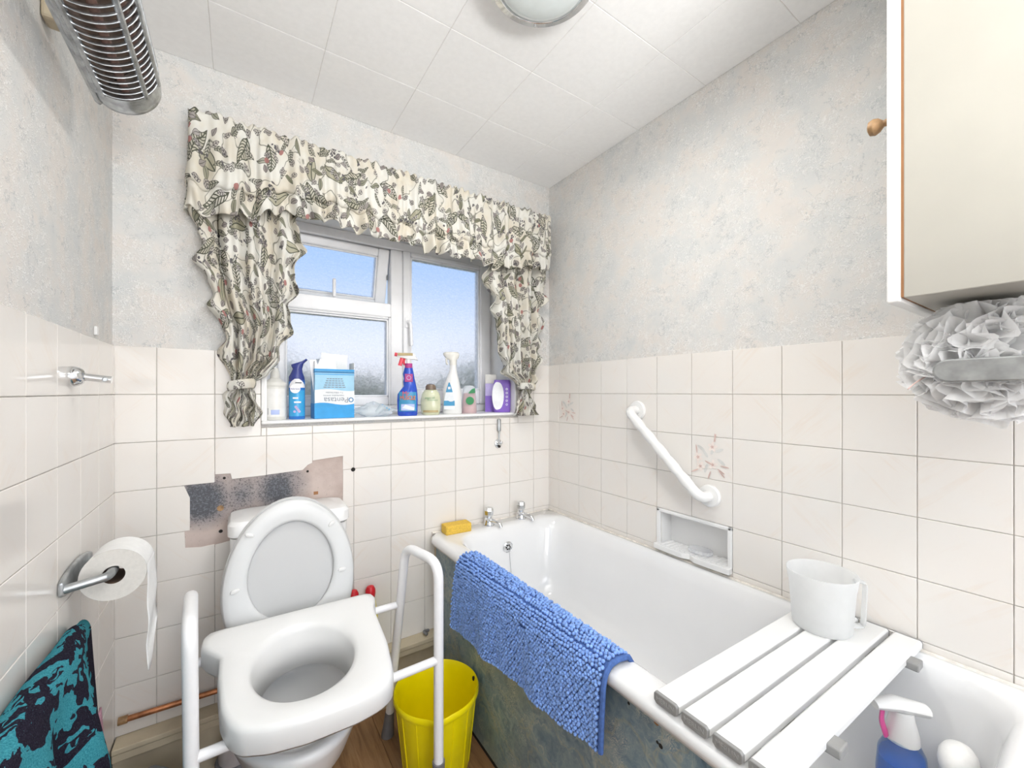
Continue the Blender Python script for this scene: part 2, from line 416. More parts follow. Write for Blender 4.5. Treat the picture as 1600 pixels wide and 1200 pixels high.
def text(body, size, loc, rot, mat, parent, name='lettering', depth=.0003, width=None, align='CENTER', shear=0):
    cu = bpy.data.curves.new('text', 'FONT'); cu.body = body; cu.size = size; cu.extrude = depth; cu.align_x = align; cu.align_y = 'CENTER'; cu.shear = shear
    cu.resolution_u = 3
    ob = bpy.data.objects.new('text', cu); COL.objects.link(ob); bpy.context.view_layer.update()
    me = bpy.data.meshes.new_from_object(ob.evaluated_get(bpy.context.evaluated_depsgraph_get()))
    bpy.data.objects.remove(ob); bpy.data.curves.remove(cu); me.materials.clear()
    if width:
        xs = [v.co.x for v in me.vertices]; w = max(xs)-min(xs)
        for v in me.vertices: v.co.x *= width/w
    R = rot if isinstance(rot, Matrix) else Euler(rot).to_matrix()
    mt = Matrix.Translation(loc) @ R.to_4x4(); me.transform(mt)
    return link(name, me, mat, parent)

# ------------------------------------------------------------------ the setting
TP = .152; ZT = CAMZ + .1436; ROWZ = [ZT-TP*k for k in range(9)]
YB = -1.25                                     # the room goes on behind the camera; rear wall left out to admit light
def structure(o, label, cat): o['kind'] = 'structure'; o['label'] = label; o['category'] = cat; return o

# floor with planks
floor = structure(MB().box(0, ROOM_W, YB, ROOM_D, -.05, -.009).build('floor', 'floor_gap'), 'brown wood-effect plank floor around the toilet and bucket', 'floor')
pl_cache = {}
def plank(x0, x1, y0, y1):
    k = (round(x1-x0, 3), round(y1-y0, 3))
    if k not in pl_cache:
        w, d = k; pl_cache[k] = MB().box(-w/2+.0006, w/2-.0006, -d/2+.0006, d/2-.0006, -.009, 0).mesh('plank', bevel=.0015, seg=1)
    link('plank', pl_cache[k], 'floor', floor, Vector(((x0+x1)/2, (y0+y1)/2, 0)))
for i in range(9):
    x0 = i*.193; x1 = min(ROOM_W, x0+.193); off = (i*.37) % .9
    ys = [YB]+[y for y in (YB+off+.02, YB+off+.92, YB+off+1.82, YB+off+2.72) if YB < y < ROOM_D-.05]+[ROOM_D]
    for a, b in zip(ys, ys[1:]): plank(x0, x1, a, b)

# ceiling of square boards
ceil = structure(MB().box(0, ROOM_W, YB, ROOM_D, ROOM_H-.0012, ROOM_H+.06).build('ceiling', 'ceiling_gap'), 'white ceiling of large square boards with thin joints', 'ceiling')
ct = {}
cxs = [0]+[.253+.3065*i for i in range(5)]+[ROOM_W]; cys = [ROOM_D-.3005*i for i in range(10)]+[YB]
for i in range(len(cxs)-1):
    for j in range(len(cys)-1):
        w, d = round(cxs[i+1]-cxs[i], 4), round(cys[j]-cys[j+1], 4)
        if (w, d) not in ct: ct[w, d] = MB().box(-w/2+.0008, w/2-.0008, -d/2+.0008, d/2-.0008, -.003, .003).mesh('ceiling_board', bevel=.0012, seg=1)
        link('ceiling_board', ct[w, d], 'ceiling_tile', ceil, Vector(((cxs[i]+cxs[i+1])/2, (cys[j]+cys[j+1])/2, ROOM_H)))

# window opening
OX0, OX1, OZ0, OZ1 = .405, 1.512, 1.192, 2.055
WT = .27                                       # thickness of the outer wall
wb = MB(); D = ROOM_D
wb.box(-.1, OX0, D, D+WT, 0, ROOM_H); wb.box(OX1, ROOM_W+.1, D, D+WT, 0, ROOM_H)
wb.box(OX0, OX1, D, D+WT, 0, OZ0); wb.box(OX0, OX1, D, D+WT, OZ1, ROOM_H)
wall_back = structure(wb.build('wall_back', 'wallpaper'), 'window wall with pale crackled wallpaper above cream tiles', 'wall')
wall_left = structure(MB().box(-.1, 0, YB, D, 0, ROOM_H).build('wall_left', 'wallpaper'), 'wall with heater and toilet roll, pale wallpaper above cream tiles', 'wall')
wr_ = MB(); NY0, NY1, NZ0, NZ1 = .752, 1.024, .704, .832      # niche of the soap dish
for q in ((YB, NY0, 0, ROOM_H), (NY1, D, 0, ROOM_H), (NY0, NY1, 0, NZ0), (NY0, NY1, NZ1, ROOM_H)): wr_.box(ROOM_W, ROOM_W+.1, q[0], q[1], q[2], q[3])
wall_right = structure(wr_.build('wall_right', 'wallpaper'), 'wall along the bath with pale wallpaper above cream tiles', 'wall')

TT = .006
tile_cache = {}
def tile_mesh(w, h, axis):
    k = (round(w, 4), round(h, 4), axis)
    if k not in tile_cache:
        g = .0008; a, b = w/2-g, h/2-g; mb = MB()
        mb.box(-a, a, 0, TT, -b, b)          # front at y=0 facing -y
        me = mb.mesh('tile', bevel=.0012, seg=1)
        if axis == 'L': me.transform(Matrix.Rotation(PI/2, 4, 'Z'))
        if axis == 'R': me.transform(Matrix.Rotation(-PI/2, 4, 'Z'))
        tile_cache[k] = me
    return tile_cache[k]
def back_tile(x0, x1, z0, z1):
    link('tile', tile_mesh(x1-x0, z1-z0, 'B'), 'tile', wall_back, Vector(((x0+x1)/2, D-TT-.002, (z0+z1)/2)))
def poly_tile(pts):
    y0, y1 = D-TT-.002, D-.002
    cx = sum(p[0] for p in pts)/len(pts); cz = sum(p[1] for p in pts)/len(pts)
    me = MB().prism([(x-cx, z-cz) for x, z in pts], lambda x, z: (x, 0, z), lambda x, z: (x, TT, z)).mesh('tile', bevel=.0008, seg=1)
    link('tile', me, 'tile', wall_back, Vector((cx, y0, cz)))
bxs = [0]+[.1055+TP*k for k in range(11)]+[ROOM_W]
special = {(2, 2): [(.2583, 1.026), (.302, 1.024), (.306, 1.004), (.4087, 1.006), (.4087, 1.1488), (.2583, 1.1488)],
           (2, 3): [(.4103, 1.007), (.528, 1.012), (.545, 1.030), (.5607, 1.036), (.5607, 1.1488), (.4103, 1.1488)],
           (2, 4): [(.5623, 1.045), (.672, 1.053), (.672, .9984), (.7127, .9984), (.7127, 1.1488), (.5623, 1.1488)],
           (3, 1): [(.1063, .8464), (.19, .8464), (.19, .955), (.175, .9968), (.1063, .9968)],
           (3, 2): None, (3, 3): None,
           (3, 4): [(.672, .8464), (.7127, .8464), (.7127, .9968), (.673, .9968)],
           (4, 1): [(.1063, .6944), (.2567, .6944), (.2567, .786), (.22, .784), (.178, .790), (.176, .8448), (.1063, .8448)],
           (4, 2): [(.2583, .6944), (.4087, .6944), (.4087, .83), (.33, .832), (.305, .79), (.2583, .784)]}
for r in range(8):
    z1, z0 = ROWZ[r], ROWZ[r+1]
    for k in range(12):
        x0, x1 = bxs[k], bxs[k+1]
        if (r, k) in special:
            if special[r, k]: poly_tile(special[r, k])
            continue
        if z1 > OZ0 and x1 > OX0 and x0 < OX1:        # around the window opening
            if x0 < OX0 - .004: back_tile(x0, OX0-.012, z0, z1)
            if x1 > OX1 + .004: back_tile(OX1+.012, x1, z0, z1)
            if z0 < OZ0 - .02: back_tile(max(x0, OX0-.012), min(x1, OX1+.012), z0, OZ0-.012)
            continue
        back_tile(x0, x1, z0, z1)
gb = MB(); gy = D-.0045
gb.box(0, OX0-.011, gy, D, ROWZ[8], ZT-.001); gb.box(OX1+.011, ROOM_W, gy, D, ROWZ[8], ZT-.001); gb.box(OX0-.011, OX1+.011, gy, D, ROWZ[8], OZ0-.011)
gb.build('grout', 'grout', wall_back)
MB().prism([(.168, 1.0), (.25, 1.0), (.25, 1.035), (.70, 1.065), (.70, .83), (.41, .82), (.34, .84), (.31, .775), (.17, .775)],
           lambda x, z: (x, D-.0052, z), lambda x, z: (x, D-.001, z)).build('bare_plaster', 'plaster', wall_back)['label'] = 'bare plaster patch with grey mould behind the toilet'
for x, z, rr in ((.262+.022, 1.010, .0045), (.545, 1.005, .0045), (.273, .907, .010), (.274, .827, .006), (.711, .995, .0085)):
    mb = MB().lathe([(rr, -.0092 if x > .7 else -.0056), (rr*.7, -.0086 if x > .7 else -.0054), (rr*.6, -.0045)], (x, D, z), 14, 'y'); mb.build('screw_hole', 'dark' if rr < .009 or x > .7 else 'knob_wood', wall_back)
MB().box(.566, .582, D-.006, D-.004, .912, .924).build('rusty_mark', 'raw_edge', wall_back)

lys = [D, 1.7065]+[1.5545-TP*k for k in range(14)]
MB().box(0, .0045, lys[-1], D, ROWZ[8]-.2376, ZT-.001).build('grout', 'grout', wall_left)
lrow = ROWZ + [ROWZ[8]-TP, 0.0]
for a, b in zip(lys, lys[1:]):
    for r in range(10):
        z1, z0 = lrow[r], lrow[r+1]
        if r >= 8 and a > 1.60: continue
        link('tile', tile_mesh(a-b, z1-z0, 'L'), 'tile', wall_left, Vector((TT+.002, (a+b)/2, (z0+z1)/2)))
rys = [D]+[1.6482-TP*k for k in range(15)]
W = ROOM_W
gr_ = MB()
for q in ((-.48, NY0, .6, ZT-.001), (NY1, D, .6, ZT-.001), (NY0, NY1, .6, NZ0), (NY0, NY1, NZ1, ZT-.001)): gr_.box(W-.0045, W, q[0], q[1], q[2], q[3])
gr_.build('grout', 'grout', wall_right)
RIM = .672
for i, (a, b) in enumerate(zip(rys, rys[1:])):
    for r in range(6):
        z1, z0 = ROWZ[r], max(ROWZ[r+1], .60)
        if r == 4 and b > .73 and a < 1.05: continue      # the soap dish
        link('tile', tile_mesh(a-b, z1-z0, 'R'), 'tile', wall_right, Vector((W-TT-.002, (a+b)/2, (z0+z1)/2)))

# flower print on two of the tiles
def flower_print(cy, cz, s):
    pk, gr, bl = MB(), MB(), MB(); lift = [0]
    def pet(mb, y, z, ang, l, w):
        lift[0] += 1; x = W-TT-.0023-(0 if mb is gr else .0012 if mb is bl else .0024)-lift[0]*1e-5
        pts = []
        for i in range(10):
            t = 2*PI*i/10; a, b = l/2*(1+math.cos(t)), w/2*math.sin(t)
            pts.append((x, y-(a*math.cos(ang)-b*math.sin(ang))*s, z+(a*math.sin(ang)+b*math.cos(ang))*s))
        mb.add(pts, [tuple(range(10))])
    rnd = random.Random(3)
    for fy, fz in ((.005, .035), (.006, -.02), (-.042, -.002), (-.034, -.03)):
        for k in range(5): pet(bl, cy-fy*s, cz+fz*s, k*2*PI/5+fy*40, .016, .010)
        for k in range(5): pet(pk, cy-fy*s, cz+fz*s, k*2*PI/5+.6, .006, .003)
    for fy, fz, an in ((.01, .05, 1.3), (.014, .05, 1.6), (.02, -.03, -.5), (.025, -.035, -.8), (-.04, -.04, 3.6), (-.045, .01, 1.7), (-.02, -.01, -.4), (.0, -.04, -1.9), (.03, -.02, -.1)):
        pet(pk, cy-fy*s, cz+fz*s, an, .028, .004)
    for fy, fz, an in ((.012, .02, .4), (-.01, .0, 2.2), (-.012, -.02, 4.4), (.02, .0, -.6), (-.02, .02, 2.6), (.0, .01, 1.2)):
        pet(gr, cy-fy*s, cz+fz*s, an, .030, .010)
    for nm, mb, mt in (('print_leaf', gr, 'pr_g'), ('print_petal', bl, 'pr_w'), ('print_stem', pk, 'pr_p')): mb.build(nm, mt, wall_right, fix=False)
M['pr_g'] = simple('printed_grey_leaf', (.66, .655, .63), .2); M['pr_w'] = simple('printed_cream_petal', (.84, .76, .71), .2); M['pr_p'] = simple('printed_rose', (.62, .45, .41), .2)
flower_print(.812, 1.0736, 1.15); flower_print(1.572, 1.2256, 1.0)

# skirting box along the window wall
bb = link('baseboard_back', None, None, None, Vector((.5, D-.03, 0))); structure(bb, 'cream boxed skirting with a ledge under the tiles, behind the toilet', 'skirting')
MB().box(.01, 1.06, D-.068, D-.002, .222, .2376).build('ledge_board', 'skirting', bb, bevel=.002)
MB().box(.01, 1.06, D-.064, D-.05, .196, .219).build('trim_strip', 'skirting', bb, bevel=.002)
MB().box(.01, 1.06, D-.05, D-.002, 0, .222).build('backing_board', 'skirting', bb)
MB().tube(bend([(1.03, D-.02, .245), (1.0, D-.03, .252), (1.012, D-.05, .247)], .01, 3), .006, 8).build('stained_sealant', 'grey_rubber', bb, smooth=True)

# window
YF = 1.97
win = link('window_1', None, None, None, Vector(((OX0+OX1)/2, YF, OZ0))); structure(win, 'white plastic window with obscured glass and an open top vent', 'window')
def frame_part(name, x0, x1, z0, z1, y0=YF, y1=YF+.065, parent=win, bev=.006, mat='upvc'):
    return MB().box(x0, x1, y0, y1, z0, z1).build(name, mat, parent, bevel=bev)
lin = MB(); lin.box(OX0-.001, OX0+.006, D-.006, YF+.07, OZ0, OZ1); lin.box(OX1-.006, OX1+.001, D-.006, YF+.07, OZ0, OZ1); lin.box(OX0, OX1, D-.002, YF+.07, OZ1-.006, OZ1+.001)
lin.build('reveal_lining', 'white_paint', win)
MB().box(OX0-.012, OX1+.012, D-.022, YF+.02, OZ0, 1.204).build('sill', 'white_paint', win, bevel=.004)
MB().box(OX0-.012, OX0-.001, D-.012, D, 1.204, ZT).build('edge_trim', 'white_paint', win, bevel=.002)
fr = frame_part('frame_rail', OX0+.006, OX1-.006, OZ1-.05, OZ1-.006); frame_part('frame_rail', OX0+.006, OX1-.006, 1.204, 1.245)
frame_part('frame_stile', OX0+.006, OX0+.055, 1.245, OZ1-.05); frame_part('frame_stile', OX1-.020, OX1-.006, 1.245, OZ1-.05)
frame_part('mullion', .940, .998, 1.245, OZ1-.05); frame_part('transom', OX0+.055, .940, 1.672, 1.738)
def sash(x0, x1, z0, z1, wl, wr, wt, wb_, y0, depth=.05):
    s = link('sash', None, None, win, Vector(((x0+x1)/2, y0, z0)))
    parts = [('sash_stile', x0, x0+wl, z0, z1), ('sash_stile', x1-wr, x1, z0, z1), ('sash_rail', x0+wl, x1-wr, z1-wt, z1), ('sash_rail', x0+wl, x1-wr, z0, z0+wb_)]
    obs = [MB().box(a, b, y0, y0+depth, c, d).build(n, 'upvc', s, bevel=.007) for n, a, b, c, d in parts]
    bd = MB(); i0, i1, j0, j1 = x0+wl, x1-wr, z0+wb_, z1-wt; q = .008
    bd.box(i0, i0+q, y0+.008, y0+depth, j0, j1); bd.box(i1-q, i1, y0+.008, y0+depth, j0, j1); bd.box(i0, i1, y0+.008, y0+depth, j1-q, j1); bd.box(i0, i1, y0+.008, y0+depth, j0, j0+q)
    bd.build('glazing_bead', 'upvc', s, bevel=.003)
    MB().box(i0+.004, i1-.004, y0+.026, y0+.030, j0+.004, j1-.004).build('pane', 'frosted', s)
    return s
sash(.998, 1.492, 1.245, 2.005, .038, .062, .022, .075, YF-.012)
lower = sash(OX0+.055, .940, 1.245, 1.672, .03, .010, .010, .042, YF+.002)
vent = sash(OX0+.060, .936, 1.742, 2.003, .04, .052, .038, .018, YF+.004)
# the top-hung vent swings outwards at the bottom
piv = Vector((0, YF+.02, 2.003)); RV = Matrix.Translation(piv) @ Matrix.Rotation(math.radians(17), 4, 'X') @ Matrix.Translation(-piv)
for c in vent.children: c.data.transform(RV)
stay = MB().box(.676, .690, YF-.006, YF+.012, 1.738, 1.822); stay.build('vent_stay', 'upvc', win, bevel=.005)
MB().tube([(.930, YF+.03, 1.86), (.934, YF+.045, 1.89), (.930, YF+.04, 1.93)], .004, 6).build('vent_hinge', 'dull_chrome', win)
hd = MB().box(1.004, 1.024, YF-.020, YF-.010, 1.625, 1.675).build('handle_plate', 'upvc', win, bevel=.004)
MB().tube(bend([(1.014, YF-.018, 1.655), (1.022, YF-.045, 1.652), (1.026, YF-.048, 1.535)], .02, 5), .008, 10).build('handle_lever', 'upvc', win, smooth=True)

# hedge outside the window
def hedge():
    t = thing('hedge', 'green and straw-coloured hedge seen through the obscured window glass', 'hedge', (2.2, 4.6, 0))
    rnd = random.Random(5); lf, dr = MB(), MB()
    for i in range(5200):
        x = rnd.uniform(-.4, 5.6); top = 1.50+.16*math.sin(x*2.3+.6)+.10*math.sin(x*5.1)+(.22 if x > 3.4 else 0); z = .3+(top-.3)*rnd.random()**.6; y = 4.6+rnd.uniform(-.35, .35)
        s = rnd.uniform(.04, .10); R = Euler((rnd.uniform(0, 6.3), rnd.uniform(0, 6.3), rnd.uniform(0, 6.3))).to_matrix()
        q = [R @ Vector(p)*s+Vector((x, y, z)) for p in ((-1, 0, 0), (0, -.5, .15), (1, 0, 0), (0, .5, .15))]
        (dr if (x < 3.2 and rnd.random() < .55) or rnd.random() < .2 else lf).add(q, [(0, 1, 2, 3)])
    o = lf.build('foliage', 'leaf', t, fix=False); o['kind'] = 'stuff'; o = dr.build('dry_foliage', 'twig', t, fix=False); o['kind'] = 'stuff'
    st = MB()
    for i in range(24):
        x = -.2+i*.24; st.tube([(x, 4.6, 0), (x+rnd.uniform(-.1, .1), 4.6, .7), (x+rnd.uniform(-.2, .2), 4.6, 1.4)], [.03, .02, .008], 6)
    st.build('stems', 'twig', t)
hedge()
M['lawn'] = simple('lawn', (.16, .22, .07), .9, var=.4, scale=20)
structure(MB().box(-6, 8, D+.28, 14, -.12, -.02).build('ground', 'lawn'), 'green lawn outside below the window, hidden by the wall', 'ground')

# ------------------------------------------------------------------ the bath and what stands on it
bath = thing('bathtub', 'white enamel bathtub with rolled rim along the tiled wall', 'bathtub', (1.38, .9, 0))
loops = [rrect(*q) for q in ((1.050, 1.722, .035, 1.722, .05, .634), (1.034, 1.7235, .030, 1.7285, .055, .638), (1.029, 1.724, .026, 1.729, .06, .652), (1.034, 1.7235, .028, 1.729, .06, .666), (1.048, 1.7235, .04, 1.728, .06, .672),
         (1.098, 1.700, .100, 1.632, .10, .6715), (1.112, 1.688, .112, 1.618, .11, .663), (1.124, 1.676, .125, 1.606, .115, .62), (1.160, 1.645, .155, 1.580, .12, .42), (1.185, 1.622, .175, 1.560, .12, .345), (1.225, 1.585, .21, 1.525, .10, .315), (1.30, 1.51, .30, 1.43, .06, .308))]
MB().loft(loops, False, True).build('tub', 'enamel', bath, smooth='all', solid=.004)
ov = MB().lathe([(.026, 0), (.026, -.004), (.021, -.008), (.016, -.006)], (1.374, 1.5985, .582), 24, 'y').build('overflow_plate', 'chrome', bath, smooth=True)
for k in range(6):
    a = k*PI/3; MB().lathe([(.0034, -.0078), (.0034, -.0062)], (1.374+.0095*math.cos(a), 1.5985, .582+.0095*math.sin(a)), 8, 'y').build('overflow_hole', 'dark', ov)
ch = MB()
for k in range(42): ch.lathe([(.0008, -.002), (.0018, 0), (.0008, .002)], (1.378, 1.590-.0008*k, .566-.0052*k), 6)
ch.build('plug_chain', 'dull_chrome', bath)
MB().tube([(1.7225, 1.722, .673), (1.7225, .03, .673)], .0052, 8).build('sealant_bead', 'sealant', bath); MB().tube([(1.05, 1.7245, .673), (1.7225, 1.7245, .673)], .0052, 8).build('sealant_bead', 'sealant', bath)

panel = MB().box(1.0635, 1.071, .035, 1.712, .022, .633).build('bath_panel', 'panel', bath); panel['label'] = 'blue-grey marbled panel with beige streaks'
MB().box(1.068, 1.075, .035, 1.712, 0, .024).build('kick_strip', 'dark', panel)
MB().box(1.0625, 1.075, 1.7125, 1.729, .0, .632).build('edge_batten', 'skirting', panel)
for u, v, r in ((1025, 1128, .008), (982, 1099, .004), (1032, 1166, .006), (1027, 1160, .004)):
    p = on_x(u, v, 1.063); MB().lathe([(r, 0), (r*.8, -.0008)], (1.0637, p.y, p.z), 7, 'x').build('paint_chip', 'raw_edge' if r > .007 else 'dark', panel)

def tap(x, y, label):
    t = thing('bath_tap', label, 'tap', (x, y, RIM), 'chrome bath taps')
    z = RIM; q = 1.22
    P = lambda pr: [(r*q, z+h*q) for r, h in pr]
    MB().lathe(P([(.021, 0), (.022, .004), (.019, .012), (.016, .022), (.017, .028), (.013, .032)]), (x, y, 0), 20).build('body', 'chrome', t, smooth=True)
    MB().lathe(P([(.010, .032), (.013, .036), (.0175, .044), (.0185, .060), (.016, .070), (.009, .072)]), (x, y, 0), 8).build('handle', 'chrome', t)
    MB().tube(bend([(x, y, z+.020), (x+.012, y-.034, z+.026), (x+.024, y-.062, z+.020), (x+.025, y-.066, z+.005)], .01, 4), .0100, 10).build('spout', 'chrome', t, smooth=True)
tap(1.317, 1.675, 'small chrome bath tap nearer the yellow sponge'); tap(1.503, 1.675, 'small chrome bath tap nearer the corner of the walls')

sp = MB().box(-.062, .062, -.031, .031, 0, .040).mesh('sponge', bevel=.005, seg=2); sp.transform(Matrix.Rotation(-.05, 4, 'Z'))
tag(link('sponge', sp, 'sponge', None, Vector((1.150, 1.682, RIM+.0005))), 'yellow sponge block on the bath rim corner', 'sponge')

# blue chenille mat over the rim
def mat_section(y):
    k = (1.41-y)/(1.41-.65); zb = interp([(.0, .415), (.25, .43), (.55, .455), (1, .487)], k)
    w = .006*math.sin(y*21)+.004*math.sin(y*47+1)
    return [Vector(p) for p in ((1.104, y, .664), (1.092, y, .683), (1.060, y, .688), (1.035, y, .684), (1.020, y, .668), (1.013, y, .640), (1.009+w*.5, y, .57), (1.006+w, y, zb))]
def mat_point(s, k):
    # s across (0 inside the tub, 1 at the lower hem), k along the rim
    y = 1.400-.752*k; sec = mat_section(y); L = [0]
    for a, b in zip(sec, sec[1:]): L.append(L[-1]+(b-a).length)
    d = s*L[-1]
    for i in range(len(sec)-1):
        if d <= L[i+1] or i == len(sec)-2:
            p = sec[i].lerp(sec[i+1], (d-L[i])/(L[i+1]-L[i])); break
    p.y += .028*(s-.25)*(1-k)+.012*(s-.3)*k
    return p
bm_t = thing('bath_mat', 'blue looped chenille bath mat hanging over the bath rim', 'bath mat', (1.02, 1.0, .66))
MB().grid(lambda a, b: mat_point(a, b), 40, 60).build('backing', 'mat_base', bm_t, smooth=True, solid=.005)
MB().tube([mat_point(i/40, 1.0)+Vector((-.001, 0, .002)) for i in range(41)], .0065, 8).build('bound_edge', 'mat_base', bm_t, smooth=True)
lp = MB(); rnd = random.Random(11); NS, NK = 36, 70
ring = [(math.cos(i*PI/3), math.sin(i*PI/3)) for i in range(6)]
for j in range(NK):
    for i in range(NS):
        s = (i+.5+rnd.uniform(-.15, .15))/NS; k = (j+.5+(i % 2)*.5+rnd.uniform(-.12, .12))/(NK+1)
        p = mat_point(s, k); ps = mat_point(min(1, s+.01), k)-mat_point(max(0, s-.01), k); pk = mat_point(s, min(1, k+.01))-mat_point(s, max(0, k-.01))
        n = ps.cross(pk).normalized()
        if n.x > .2 and n.z < .2 and s > .3: n = -n
        if s <= .5 and n.z < 0 and s > .1: n = -n
        if s > .45 and n.x > 0: n = -n
        d = (n*.9+Vector((0, 0, -.45))+Vector((rnd.uniform(-.15, .15), rnd.uniform(-.18, .18), rnd.uniform(-.12, .12)))).normalized()
        e1 = d.orthogonal().normalized(); e2 = d.cross(e1); r = rnd.uniform(.0043, .0052); l = rnd.uniform(.0095, .0125)
        b = p+n*.001
        v = [b]+[b+d*l*.35+(e1*x+e2*y)*r for x, y in ring]+[b+d*l*.8+(e1*x+e2*y)*r*.9 for x, y in ring]+[b+d*l]
        f = [(0, 1+(q+1) % 6, 1+q) for q in range(6)]+[(1+q, 1+(q+1) % 6, 7+(q+1) % 6, 7+q) for q in range(6)]+[(13, 7+q, 7+(q+1) % 6) for q in range(6)]
        lp.add(v, f)
o = lp.build('chenille_loops', 'mat_blue', bm_t, smooth='all', fix=False); o['kind'] = 'stuff'

# slatted bath board
bd_t = thing('bath_board', 'white slatted bath board with grey end caps laid across the tub', 'bath board', (1.38, .42, RIM))
BT = RIM+.027
def skew(p): x, y, z = p; return (x, y-.034*(x-1.04), z)
def slat(y1):
    y0 = y1-.0535; h = .0235
    def sec(x, g=0): return [skew(q) for q in ((x, y0+.006, BT-h-g), (x, y1-.006, BT-h-g), (x, y1+g, BT-h+.006), (x, y1+g, BT-.004), (x, y1-.004, BT+g), (x, y0+.004, BT+g), (x, y0-g, BT-.004), (x, y0-g, BT-h+.006))]
    s = MB().loft([sec(1.040), sec(1.716)]).build('slat', 'white_plastic', bd_t, bevel=.001, seg=1)
    for xa, xb in ((1.033, 1.040), (1.716, 1.721)):
        MB().loft([sec(xa, -.0006), sec(xb, .0006)]).build('end_cap', 'cap_grey', s, bevel=.001, seg=1)
    p = skew((1.0326, (y0+y1)/2, BT-h/2))
    R = Matrix(((0, 0, -1), (-1, 0, 0), (0, 1, 0)))
    text('MERLIN', .013, Vector(p), R, 'cap_letter', s, width=.040)
    return s
M['cap_letter'] = simple('raised_letter_grey', (.36, .36, .355), .5)
SLY = [.531, .469, .407, .345]
for y in SLY: slat(y)
for x in (1.175, 1.585):
    MB().loft([[skew(q) for q in ((x, .300, BT-.030), (x+.05, .300, BT-.030), (x+.05, .300, BT-.0235), (x, .300, BT-.0235))], [skew(q) for q in ((x, .515, BT-.030), (x+.05, .515, BT-.030), (x+.05, .515, BT-.0235), (x, .515, BT-.0235))]]).build('cross_bar', 'cap_grey', bd_t)
for x in (1.185, 1.60):
    y = .345-.0535; a = skew((x, y, BT-.026)); b = skew((x+.035, y, BT-.026))
    MB().box(a[0], b[0], b[1]-.020, a[1]+.006, BT-.024, BT-.006).build('grip', 'cap_grey', bd_t, bevel=.003)

# measuring jug
def milky(name, col, tl=.45, tr=.38):
    t = NT(name); n = t.noise(t.pos(), 40, 2); c = t.ramp(n, (.3, tuple(x*.97 for x in col)), (.7, col)); t.set(col=c, rough=.35)
    a = t.n.new('ShaderNodeBsdfTranslucent'); t.l.new(c, a.inputs[0]); b = t.n.new('ShaderNodeBsdfTransparent')
    m1 = t.n.new('ShaderNodeMixShader'); m1.inputs[0].default_value = tl; m2 = t.n.new('ShaderNodeMixShader'); m2.inputs[0].default_value = tr
    t.l.new(t.b.outputs[0], m1.inputs[1]); t.l.new(a.outputs[0], m1.inputs[2]); t.l.new(m1.outputs[0], m2.inputs[1]); t.l.new(b.outputs[0], m2.inputs[2]); t.l.new(m2.outputs[0], t.out.inputs[0])
    return t.m
M['jug'] = milky('milky_plastic', (.90, .91, .91)); M['puff'] = milky('white_net', (.94, .94, .94), .40, .10)
jg = thing('jug', 'milky translucent plastic jug standing on the bath board', 'jug', (1.588, .432, BT))
jx, jy = 1.588, .432
MB().lathe([(.001, BT+.001), (.060, BT+.001), (.064, BT+.006), (.071, BT+.110), (.073, BT+.116), (.077, BT+.145), (.0755, BT+.145), (.0700, BT+.112), (.0625, BT+.008), (.001, BT+.006)], (jx, jy, 0), 40, cap0=False, cap1=False).build('body', 'jug', jg, smooth=True)
sx = Vector((.62, -.78, 0)); hp = [Vector((jx, jy, 0))+sx*r+Vector((0, 0, BT+z)) for r, z in ((.070, .128), (.090, .130), (.094, .120), (.090, .025), (.086, .015), (.063, .015))]
MB().tube(bend(hp, .008, 3), .0075, 10, squash=(1.3, .6)).build('handle', 'jug', jg, smooth=True)

# soap dish let into the tiles
sd = thing('soap_dish', 'white ceramic soap dish recessed in the tiles above the bath rim', 'soap dish', (W, .888, .69))
y0, y1, z0, z1 = .7370, 1.0394, .6945, .8448; fx = W-.012
f = MB(); f.box(fx, W, y0, y1, z1-.014, z1); f.box(fx, W, y0, y0+.016, z0, z1); f.box(fx, W, y1-.016, y1, z0, z1)
f.build('rim', 'ceramic', sd, bevel=.004)
c = MB(); c.box(W+.058, W+.062, NY0, NY1, NZ0, NZ1); c.box(W, W+.06, NY0, NY0+.004, NZ0, NZ1); c.box(W, W+.06, NY1-.004, NY1, NZ0, NZ1); c.box(W, W+.06, NY0, NY1, NZ1-.004, NZ1)
c.build('recess', 'ceramic', sd)
prof = []
for i in range(25):
    k = i/24; y = y0+(y1-y0)*k; e = min(k, 1-k)*2
    bump_ = .030+.006*math.sin(PI*k)-.016*math.exp(-((k-.5)/.05)**2)
    prof.append((W-bump_, y))
MB().prism([(W+.058, y1)]+[(W+.058, y0)]+prof, lambda x, y: (x, y, z0-.008), lambda x, y: (x, y, z0+.012)).build('tray', 'ceramic', sd, bevel=.002)
for k in range(13):
    y = y0+.028+k*.0205; MB().tube([(W-.020, y, z0+.011), (W+.045, y-.006, z0+.012)], .0055, 8, squash=(1, .8)).build('ridge', 'ceramic', sd, smooth=True)
M['clear_plastic'] = milky('clear_plastic', (.90, .91, .93), .4, .55)
st = thing('soap_saver', 'clear ribbed plastic soap saver lying in the soap dish', 'soap saver', (W+.015, .865, z0+.018))
MB().lathe([(.001, .0), (.040, .0), (.046, .007), (.042, .014), (.030, .010), (.001, .008)], (W+.012, .865, z0+.0185), 28, sx=.72, cap0=False, cap1=False).build('tray', 'clear_plastic', st, smooth=True)
for k in range(24):
    a = 2*PI*k/24; MB().tube([(W+.012+.72*.043*math.cos(a), .865+.043*math.sin(a), z0+.019), (W+.012+.72*.044*math.cos(a), .865+.044*math.sin(a), z0+.033)], .0012, 5).build('rib', 'clear_plastic', st)

